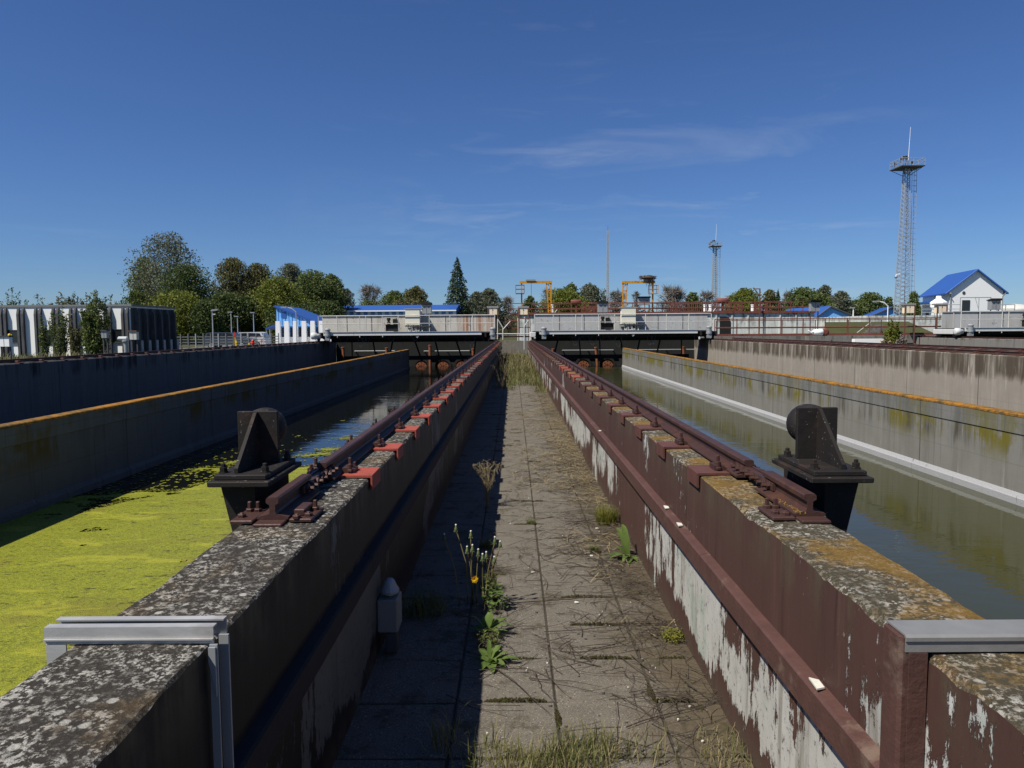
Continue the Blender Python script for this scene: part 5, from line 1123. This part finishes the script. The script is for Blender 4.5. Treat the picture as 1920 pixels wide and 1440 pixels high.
lamp(433, 586, 80, 'thin street lamp with a small crosswise head by the car park', 'tee'); lamp(445, 594, 84, 'short thin lamp post right of the crosswise lamp', 'tee'); lamp(475, 587, 82, 'bare thin pale pole in front of the dark trees', 'tee'); lamp(555, 585, 74, 'street lamp standing against the sloping blue wall', 'left')
lamp(1665, 574, 74, 'curved arm lamp left of the nearest floodlight mast', 'left', 'clean_white'); lamp(1600, 578, 78, 'thin lamp post between the two light blue houses', 'tee', 'clean_white'); lamp(1364, 556, 90, 'thin pale pole right of the small floodlight mast', 'tee', 'clean_white')
# fence and cars
fy = 62; fa, fb = P(325, 640, fy), P(523, 640, fy); fe = thing('fence', 'pale grey banded metal fence along the car park', 'fence', (fa.x, fy, 0)); zf = P(420, 627, fy).z
m = MB()
for k in range(5): z = .16+(zf-.16)*k/5; m.box(fa.x, fb.x, fy-.01, fy+.01, z, z+.075)
m.build('fence_panel', M['fence_grey'], fe)
for k in range(15): x = fa.x+(fb.x-fa.x)*k/14; MB().box(x-.04, x+.04, fy-.06, fy-.012, 0, zf+.08).build('post', M['galvanised'] if k % 3 == 0 else M['fence_grey'], fe)
def car(px, Y, mat, label, L=4.3, s=1):
    x = P(px, 640, Y).x; o = thing('parked_car', label, 'car', (x, Y, 0)); h = L/2
    side = [(-h, .35), (-h, .85), (-h+.12, .98), (-h+.35, 1.42), (-h+.7, 1.50), (.35, 1.47), (.95, 1.02), (h-.15, .90), (h, .72), (h, .35)]
    side = [(x+s*u, v) for u, v in side]; mb = MB()
    mb.prism(side, 'y', Y-.86, Y+.86); mb.build('body', M[mat], o)
    for y0, y1 in ((Y-.872, Y-.8605), (Y+.8605, Y+.872)):
        MB().prism([(x+s*u, v) for u, v in [(-h+.34, 1.02), (-h+.5, 1.38), (-.45, 1.42), (-.45, 1.02)]], 'y', y0, y1).build('window', M['window_dark'], o)
        MB().prism([(x+s*u, v) for u, v in [(-.38, 1.02), (-.38, 1.42), (.30, 1.40), (.82, 1.02)]], 'y', y0, y1).build('window', M['window_dark'], o)
    for u in (-h+.8, h-.85):
        for y in (Y-.80, Y+.66):
            w = MB().lathe((x+s*u, y, .32), [(.2, -.11), (.31, -.10), (.32, -.02), (.32, .12), (.31, .2), (.2, .21)], 18, 'y').build('wheel', M['rubber'], o); MB().lathe((x+s*u, y-.115, .32), [(.19, 0), (.20, .01), (.06, .002)], 12, 'y').build('rim', M['galvanised'], w)
    for y in (Y-.7, Y+.55): MB().box(x+s*h-.03*(s < 0)+0, x+s*h+.03*(s > 0), y, y+.2, .66, .80).build('headlight', M['clean_white'], o)
    return o
car(432, 66.5, 'car_blue', 'blue grey car parked behind the banded fence, its windscreen to the right', 4.4); car(462, 69.5, 'car_white', 'pale car parked partly behind the blue grey one', 4.2, -1)
hy = thing('hydrant', 'red hydrant at the end of the banded fence', 'hydrant', (P(474, 640, 60).x, 60, 0)); x = P(474, 640, 60).x; MB().lathe((x, 60, 0), [(.10, 0), (.10, .55), (.15, .56), (.15, .62), (.11, .64), (.12, .80), (.05, .9)], 10).build('hydrant_body', M['red_paint'], hy); MB().lathe((x, 60, .62), [(.05, -.2), (.05, .2)], 8, 'x').build('outlet', M['red_paint'], hy)
for px, mat, lab, h in ((441, 'red_paint', 'red topped marker post by the parked cars', 1.5), (490.5, 'orange_paint', 'orange marker post left of the blue canopy', .95), (443, 'yellow_paint', 'yellow marker post by the parked cars', .8), (467, 'yellow_paint', 'yellow marker post left of the red hydrant', .6)):
    x = P(px+.01, 640, 61).x; mp_ = thing('marker_post', lab, 'post', (x, 61, 0)); MB().bar((x, 61, 0), (x, 61, h*.75), .06, .06).build('post', M[mat if h < 1.2 else 'yellow_paint'], mp_); MB().bar((x, 61, h*.7503), (x, 61, h), .12, .10).build('cap', M[mat], mp_)
# electrics in front of the ribbed building
def ebox(px0, px1, py0, py1, Y, lab, mat='grey_metal', roof=None):
    a, b = P(px0, py1, Y), P(px1, py0, Y); o = thing('electric_box', lab, 'box', ((a.x+b.x)/2, Y, 0)); bo = MB().bbox(a.x, b.x, Y-.15, Y+.15, a.z, b.z, .01).build('box_body', M[mat], o)
    MB().box(a.x-.03, b.x+.03, Y-.2, Y+.18, b.z+.003, b.z+.08).build('roof', M[roof or 'dark_grey'], o)
    MB().box((a.x+b.x)/2-.008, (a.x+b.x)/2+.008, Y-.158, Y-.1505, a.z+.02, b.z-.02).build('door_gap', M['dark_grey'], bo)
    for x in (a.x+.05, b.x-.05): MB().bar((x, Y, 0), (x, Y, a.z-.003), .07, .07).build('leg', M['dark_grey'], o)
    return o
ebox(245.5, 258, 622, 637, 44.5, 'white electric box with brown roof on legs at the corner of the ribbed building', 'pale_paint', 'railing_brown'); ebox(192.5, 202, 621, 634, 45, 'grey electric box on legs beside the big green shrub'); ebox(1, 20, 632, 650, 43, 'white sign board box at the left edge below the yellow lamp', 'clean_white')
yl = thing('warning_lamp', 'small yellow lamp on the white board at the left edge', 'lamp', tuple(P(18, 630, 43))); c = P(18, 631, 43); MB().lathe(c, [(.05, 0), (.09, .03), (.08, .14), (.02, .18)], 10).build('lens', M['yellow_paint'], yl, True); MB().bar(c+Vector((0, 0, -.03)), c+Vector((.12, 0, .12)), .05, .05).build('bracket', M['yellow_paint'], yl)
vl = thing('valve', 'grey pipe valve on a stub beside the corner electric box', 'valve', (P(235, 650, 44.6).x, 44.6, 0)); x = P(236, 650, 44.6).x; zz = P(236, 638, 44.6).z; MB().lathe((x, 44.6, 0), [(.12, 0), (.12, zz-.1), (.2, zz-.08), (.2, zz), (.1, zz+.02)], 12).build('valve_body', M['grey_metal'], vl); MB().lathe((x-.1, 44.6, zz+.1), [(.10, -.35), (.14, -.3), (.14, .2), (.1, .25)], 10, 'x').build('pipe', M['galvanised'], vl)

# ================================================================== trees and shrubs
rng = np.random.default_rng(5)
def cloud(name, pts, size, mat, parent, asp=.62, up=.25, dirs=None):
    n = len(pts); nr = rng.normal(size=(n, 3)); nr[:, 2] += up; nr /= np.linalg.norm(nr, axis=1)[:, None]
    tg = dirs if dirs is not None else rng.normal(size=(n, 3)); tg = tg-(tg*nr).sum(1)[:, None]*nr; tg /= np.linalg.norm(tg, axis=1)[:, None]+1e-9
    bt = np.cross(nr, tg); s = size*rng.uniform(.6, 1.3, size=(n, 1)); off = np.array(WL[parent.name])
    P0 = pts-off; v = np.concatenate([P0-tg*s, P0+bt*s*asp, P0+tg*s, P0-bt*s*asp], 1).reshape(-1, 3)
    me = bpy.data.meshes.new(name); me.vertices.add(4*n); me.vertices.foreach_set('co', v.ravel()); me.loops.add(4*n); me.loops.foreach_set('vertex_index', np.arange(4*n, dtype=np.int32))
    me.polygons.add(n); me.polygons.foreach_set('loop_start', np.arange(0, 4*n, 4, dtype=np.int32)); me.polygons.foreach_set('loop_total', np.full(n, 4, dtype=np.int32)); me.materials.append(M[mat]); me.update(); me.validate()
    o = bpy.data.objects.new(name, me); COL.objects.link(o); o.parent = parent; WL[o.name] = WL[parent.name]; return o
def sph(n):
    d = rng.normal(size=(n, 3)); return d/np.linalg.norm(d, axis=1)[:, None]
def tree(style, px, top, wpx, Y, label, mat='leaf_mid', low=.18, dens=1.0, name=None, lob=.30):
    t = P(px, top, Y); h = t.z; w = wpx*Y/1360.0*(1.38 if style == 'spruce' else 1.32); x = t.x; o = thing(name or {'spruce': 'spruce_tree', 'bare': 'bare_tree', 'birch': 'birch_tree'}.get(style, 'broadleaf_tree'), label, 'tree', (x, Y, 0), 'trees behind the works')
    tr = MB(); tm = M['birch_bark'] if style == 'birch' else M['bark']; px1 = Y/725.0
    if style == 'spruce':
        n = int(9000*dens); u = rng.random(n); hh = 1-u**.5; hz = .04*h+hh*h*.96; ang = rng.uniform(0, 6.283, n)
        lay = .5+.5*np.sin(hz*5.2+np.sin(ang*3)*1.3); R0 = (w/2)*(1-hh)**.85*(.72+.28*lay)*(1+.16*np.sin(ang*5+hz*2)); r = R0*np.sqrt(rng.uniform(.12, 1, n))
        pts = np.stack([x+r*np.cos(ang), Y+r*np.sin(ang), hz-r*.22], 1); dr = np.stack([np.cos(ang), np.sin(ang), np.full(n, -.45)], 1)
        cloud('crown', pts, max(.22, px1*1.15), mat, o, .38, .2, dr); tr.tube((x, Y, 0), (x, Y, h*.96), .28, 8, .04); tr.build('trunk', tm, o); return o
    c0 = low*h; ch = h-c0; nb = 11 if style != 'bare' else 13
    tr.tube((x, Y, 0), (x, Y, h*.55), .02*h*.55+.05, 8, .02*h*.3); lobes = []
    nl = int({'birch': 44, 'bare': 18, 'dense': 34}.get(style, 34)); wm_ = {'birch': .93, 'dense': 1.0, 'bare': 1.0}.get(style, 1.0)
    for i in range(nl):
        u = (i+.5)/nl; zz = c0+ch*(.08+.86*u); prof = math.sin(math.pi*min(.97, (.16+.80*u)))**(.75 if style == 'birch' else .55)
        rr = (.20 if style == 'birch' else .25)*w*rng.uniform(.75, 1.2)*(.55+.45*prof); rr = min(rr, max(.25, (h-zz)*.95)); a = i*2.39996+rng.uniform(-.5, .5); k = max(0, w/2*prof*wm_*rng.uniform(.55, 1.08)-rr*.75)
        lobes.append((np.array([x+math.cos(a)*k, Y+math.sin(a)*k, zz]), max(.35, rr)))
    for i in range(3): rr = w*(.14-.02*i); lobes.append((np.array([x+rng.uniform(-.12, .12)*w*i, Y+rng.uniform(-.1, .1)*w, h-rr*1.02-.04*h*i]), rr))
    lobes = [lobes[i] for i in rng.permutation(len(lobes))]
    for c, rr in lobes[:nb]:
        p0 = Vector((x, Y, h*rng.uniform(.16, .5))); q = Vector(c); mdl = p0.lerp(q, .5)+Vector((0, 0, -.04*h)); tr.path([p0, mdl, q], .008*h+.02, 5, .02)
    if style == 'birch': tr.tube((x+.06*w, Y, 0), (x+.05*w, Y-.3, h*.9), .16, 7, .05); tr.tube((x-.12*w, Y, 0), (x-.16*w, Y-.3, h*.75), .14, 7, .05)
    if style == 'bare':
        tw_ = []
        for c, rr in lobes:
            m = int(60*dens); d = sph(m); d[:, 2] = np.abs(d[:, 2])*.8+.15*d[:, 2]; tw_.append((c+d*rr*rng.uniform(.15, 1.15, (m, 1)), d))
        pts = np.concatenate([a for a, b in tw_]); dr = np.concatenate([b for a, b in tw_])+rng.normal(size=(len(pts), 3))*.3
        cloud('twigs', pts, .10*w+.25, 'bare_twig', o, .045, 0, dr)
        lv = np.concatenate([c+sph(int(26*dens))*rr*rng.uniform(.5, 1.1, (int(26*dens), 1)) for c, rr in lobes]); cloud('crown', lv, max(.12, px1*.7), mat, o, .6)
        for c, rr in lobes: tr.path([Vector((x, Y, h*.4)), Vector((x, Y, h*.45)).lerp(Vector(c), .6), Vector(c)+Vector((0, 0, rr*.4))], .006*h, 5, .025)
        tr.build('trunk', tm, o); return o
    A = sum(rr**2 for c, rr in lobes); leaf = max(.14, px1*.95); tot = min(16000, int(dens*(4.6 if style == 'birch' else 3.4)*A/(leaf**2))+700); arr = []
    for c, rr in lobes:
        m = max(20, int(tot*rr**2/A)); d = sph(m); q = rr*(.45+.60*rng.random((m, 1))**.55)*(1+.22*np.sin(d[:, :1]*7+c[0]*3)*np.cos(d[:, 2:]*6+c[2])); arr.append(c+d*q*np.array([1, 1, .82]))
    pts = np.concatenate(arr); pts = pts[pts[:, 2] > .2]
    cloud('crown', pts, leaf, mat, o, .62); tr.build('trunk', tm, o); return o
T = [
 ('birch', 316, 431, 128, 104, 'tallest tree of the left wood, a grey green birch with pale stems', 'leaf_grey', .10, 2.3),
 ('dense', 352, 492, 96, 98, 'dark dense tree standing in front of the tall birch', 'leaf_dark', .04, 1.2), ('dense', 335, 541, 92, 92, 'low yellow green bushy tree at the foot of the tall birch', 'leaf_spring', .02, 1),
 ('dense', 272, 478, 60, 108, 'mid green shoulder tree left of the tall birch', 'leaf_mid', .05, 1), ('dense', 256, 541, 56, 96, 'small tree at the left end of the wood, beside the roof', 'leaf_mid', .03, 1), ('dense', 385, 560, 60, 90, 'small dark tree at the edge of the wood right of the ribbed building', 'leaf_dark', .03, 1),
 ('birch', 434, 479, 80, 112, 'olive tree with a ragged top right of the tall birch', 'leaf_olive', .10, 1.1), ('birch', 480, 490, 84, 114, 'olive tree behind the car park, second right of the tall birch', 'leaf_olive', .08, 1.1), ('dense', 420, 545, 74, 96, 'dark tree low behind the parked cars', 'leaf_dark', .02, 1), ('dense', 462, 552, 70, 99, 'dark undergrowth tree behind the thin lamp posts', 'leaf_dark', .02, 1),
 ('dense', 516, 515, 84, 100, 'yellow green tree above the sloping blue roof', 'leaf_spring', .05, 1), ('birch', 545, 491, 76, 116, 'grey green tree at the middle of the wood', 'leaf_grey', .10, 1.1), ('dense', 586, 503, 74, 108, 'dark tree behind the white columns of the blue building', 'leaf_mid', .05, 1.1), ('birch', 620, 512, 64, 112, 'dark tree at the right end of the wood', 'leaf_mid', .06, 1.1), ('dense', 556, 566, 90, 92, 'dark low tree directly behind the sloping blue roof', 'leaf_dark', .02, 1), ('dense', 610, 560, 66, 100, 'low dark tree filling the gap left of the long blue roof', 'leaf_dark', .02, 1),
 ('birch', 648, 539, 40, 120, 'thin grey tree at the right tip of the wood', 'leaf_grey', .10, .8), ('bare', 692, 534, 56, 170, 'bare grey tree behind the long blue roof', 'leaf_grey', .1, 1), ('dense', 690, 561, 46, 150, 'round bush tree in front of the bare grey tree', 'leaf_mid', .03, .9), ('dense', 738, 543, 56, 140, 'round dark green tree above the middle of the long blue roof', 'leaf_mid', .05, 1), ('birch', 778, 535, 60, 150, 'olive domed tree left of the spruce', 'leaf_olive', .08, 1), ('dense', 765, 558, 70, 134, 'olive bush tree below the domed tree', 'leaf_olive', .02, 1),
 ('spruce', 857, 480, 66, 120, 'tall dark conical spruce between the bridges', 'leaf_spruce', .03, 1), ('birch', 893, 545, 46, 142, 'grey green tree touching the right side of the spruce', 'leaf_grey', .08, .9), ('birch', 917, 539, 54, 150, 'grey green tree with a rounded top right of the spruce', 'leaf_grey', .08, 1), ('bare', 952, 556, 34, 160, 'small bare tree behind the brown railing', 'leaf_grey', .1, .8), ('birch', 994, 553, 30, 170, 'small thin tree inside the left yellow gantry', 'leaf_mid', .1, .7),
 ('dense', 1056, 538, 76, 135, 'bright yellow green tree right of the left yellow gantry', 'leaf_spring', .03, 1.1), ('birch', 1071, 529, 48, 150, 'darker tree behind the bright yellow green one', 'leaf_mid', .08, 1), ('birch', 1105, 530, 62, 152, 'grey green tree left of the lattice aerial', 'leaf_grey', .06, 1), ('bare', 1026, 540, 30, 160, 'bare grey tree left of the bright yellow green tree', 'leaf_grey', .1, .8), ('bare', 1155, 545, 44, 158, 'bare grey tree right of the lattice aerial', 'leaf_grey', .1, 1), ('bare', 1194, 545, 20, 165, 'slim bare tree inside the right yellow gantry', 'leaf_grey', .2, .6),
 ('bare', 1264, 537, 66, 150, 'wide bare tree right of the stork nest', 'leaf_grey', .06, 1.3), ('dense', 1299, 546, 36, 150, 'small dark green tree right of the wide bare tree', 'leaf_mid', .05, .9), ('bare', 1324, 546, 44, 160, 'bare tree left of the small floodlight mast', 'leaf_grey', .06, 1), ('dense', 1397, 538, 58, 150, 'olive green round tree left of the gallows post', 'leaf_spring', .04, 1), ('birch', 1372, 551, 34, 155, 'small grey tree right of the small floodlight mast', 'leaf_grey', .08, .8),
 ('birch', 1444, 541, 44, 152, 'grey brown tree right of the gallows post', 'leaf_olive', .06, .9), ('spruce', 1459, 541, 18, 150, 'small dark spruce between two grey trees', 'leaf_spruce', .03, .35), ('bare', 1478, 546, 34, 155, 'pale bare tree right of the small spruce', 'leaf_grey', .06, .9), ('dense', 1505, 536, 56, 150, 'dark green round tree above the grey cabinet', 'leaf_mid', .04, 1), ('birch', 1546, 533, 44, 156, 'airy grey tree above the light blue gable', 'leaf_grey', .08, .9), ('dense', 1538, 548, 50, 146, 'green tree directly behind the light blue gable', 'leaf_mid', .03, 1), ('birch', 1578, 544, 44, 152, 'grey green tree right of the light blue gable', 'leaf_grey', .05, 1),
 ('dense', 1633, 546, 56, 152, 'broad dark green tree left of the nearest floodlight mast', 'leaf_mid', .03, 1.1), ('dense', 1605, 560, 40, 158, 'low green tree between the two light blue houses', 'leaf_mid', .03, .9), ('birch', 1667, 555, 26, 150, 'small dark tree beside the nearest floodlight mast', 'leaf_mid', .05, .7), ('birch', 1713, 545, 28, 100, 'narrow leafy tree between the nearest mast and the white house', 'leaf_mid', .05, .9),
]
for st, px, top, w, Y, lab, mt, low, den in T: tree(st, px, top, w, Y, lab, mt, low, den)
# far wooded hill and distant belt of trees
hl = MB(); n = 40
for i in range(n+1): x = -260+i*9.0; z = 9.5+1.2*math.sin(i*.5)+.8*nz(i*.3, 2, 2)+i*-.10; hl.v += [(x, 285, 0), (x, 285, z*.6), (x, 330, z+1)]
for i in range(n): hl.f += [(i*3, i*3+3, i*3+4, i*3+1), (i*3+1, i*3+4, i*3+5, i*3+2)]; hl.m += [0, 0]
struct(hl.build('hill', M['grass_ground']))
class Dummy: pass
fw = thing('far_woods', None, None, (0, 280, 0)); pts = []
for i in range(260):
    x = rng.uniform(-300, 330); c = np.array([x, rng.uniform(258, 290), rng.uniform(2.5, 6.5)+(2.5 if x < -95 else 0)+2.0*math.sin(x*.05)]); d = sph(70); pts.append(c+d*rng.uniform(1.6, 3.6)*np.array([1.3, 1, 1])*rng.uniform(.6, 1.05, (70, 1)))
pts = np.concatenate(pts); pts = pts[pts[:, 2] > .1]; fo = cloud('distant_woodland', pts, .62, 'leaf_olive', fw); fo.parent = None; fo.location = (0, 280, 0); bpy.data.objects.remove(fw); stuff(fo, 'far belt of woodland along the horizon', 'woodland')
# hedge trees behind the ribbed building, shrubs in front of it
def shrub(px, top, wpx, Y, label, mat, dens=1.0, spikes=10, base=0.0, name='shrub', leafs=None):
    t = P(px, top, Y); h = t.z-base; w = wpx*Y/1360; o = thing(name, label, 'shrub', (t.x, Y, base)); arr = []; stm = MB()
    for i in range(spikes):
        a = rng.uniform(0, 6.28); r = (w/2)*math.sqrt(rng.random()); bx, by = t.x+.35*r*math.cos(a), Y+.35*r*math.sin(a); ex, ey = t.x+r*math.cos(a), Y+.6*r*math.sin(a); hh = h*rng.uniform(.62, 1.0)*(1-.25*(2*r/w)**2)
        if i == 0: ex, hh = t.x, h
        stm.tube((bx, by, base), (ex, ey, base+hh*.97), .022, 5, .006); m = int(150*dens); k = rng.uniform(.12, 1, m); jit = rng.normal(size=(m, 3))*np.array([.16, .16, .10])*(w/2)*(1.15-.8*k[:, None]**2)
        arr.append(np.stack([bx+(ex-bx)*k, by+(ey-by)*k, base+hh*k], 1)+jit)
    pts = np.concatenate(arr); pts = pts[pts[:, 2] > base+.03]; cloud('foliage', pts, leafs or max(.07, Y/725*.95), mat, o, .6); stm.build('stems', M['bark'], o); return o
shrub(176, 543, 64, 46.2, 'big green shrub covering the right part of the ribbed building', 'leaf_mid', 2.1, 26); shrub(108, 566, 44, 46.8, 'sparse climbing shrub before the second window of the ribbed building', 'leaf_mid', .55, 18); shrub(80, 590, 26, 46.8, 'thin low shrub climbing a fin of the ribbed building', 'leaf_mid', .5, 10); shrub(136, 588, 30, 46.6, 'thin shrub between the sparse climber and the big shrub', 'leaf_olive', .5, 12)
for px, top, w, lab in ((32, 540, 60, 'dark green bush rising over the left end of the ribbed roof'), (8, 548, 36, 'bush at the left edge behind the ribbed roof'), (72, 552, 46, 'low olive bush behind the ribbed roof, right of the dark green one'), (110, 547, 44, 'spiky bush behind the middle of the ribbed roof'), (138, 546, 34, 'spiky olive bush behind the ribbed roof, left of the big shrub'), (205, 553, 36, 'bush behind the ribbed roof, right of the big shrub'), (160, 550, 40, 'bush behind the ribbed roof just behind the big shrub')):
    shrub(px, top, w*1.3, 62, lab, 'leaf_mid' if px < 50 else 'leaf_olive', 1.3, 22)
shrub(1674, 597, 34, 44.6, 'yellow green bush growing at the red railing left of the cream boxes', 'leaf_spring', 1.1, 16, .0); shrub(1690, 628, 24, 43.5, 'dark reddish dead bush below the cream box on tall posts', 'bare_twig', 1.0, 12, 0); shrub(1660, 632, 26, 44.2, 'grey dead brush left of the dark reddish bush', 'straw', .6, 10, 0)
shrub(780, 581, 80, 100, 'thin bare brush rising behind the left bridge over the long building', 'bare_twig', .8, 30); shrub(845, 575, 50, 116, 'bushes at the foot of the spruce', 'leaf_mid', 1, 16)
bank = MB()
bx_ = P(1540, 625, 53).x
bank.add([(bx_, 52, 0), (P(1800, 625, 53).x, 52, 0), (P(1800, 625, 53).x, 60, 2.0), (bx_+3.2, 60, 2.0), (P(1800, 625, 53).x+6, 73.9, 2.1), (bx_+8.5, 73.9, 2.1)], [(0, 1, 2, 3), (3, 2, 4, 5)]); struct(bank.build('bank', M['grass_ground'], fix=False))
# rough grass on the verge left of the basin and on the ground near the right platform
vg = MB(); random.seed(31)
for i in range(5200):
    x = random.uniform(-34, -11.6); y = random.uniform(30, 62)
    if nz(x*.3, y*.3, 4) < -.25: continue
    h = random.uniform(.1, .42)*(1.3 if nz(x*.2, y*.2, 9) > .2 else .8); blade(vg, x, y, 0, h, .022, h*.5, random.uniform(0, 6.28), 1 if random.random() < .25 else 0)
for i in range(900):
    x = random.uniform(13, 25.2); y = random.uniform(38, 45); h = random.uniform(.1, .5); blade(vg, x, y, 0, h, .02, h*.5, random.uniform(0, 6.28), 1 if random.random() < .5 else 0)
stuff(vg.build('verge_grass', [M['blade_green'], M['blade_dry']], fix=False), 'rough grass on the verges beside the basins', 'grass')
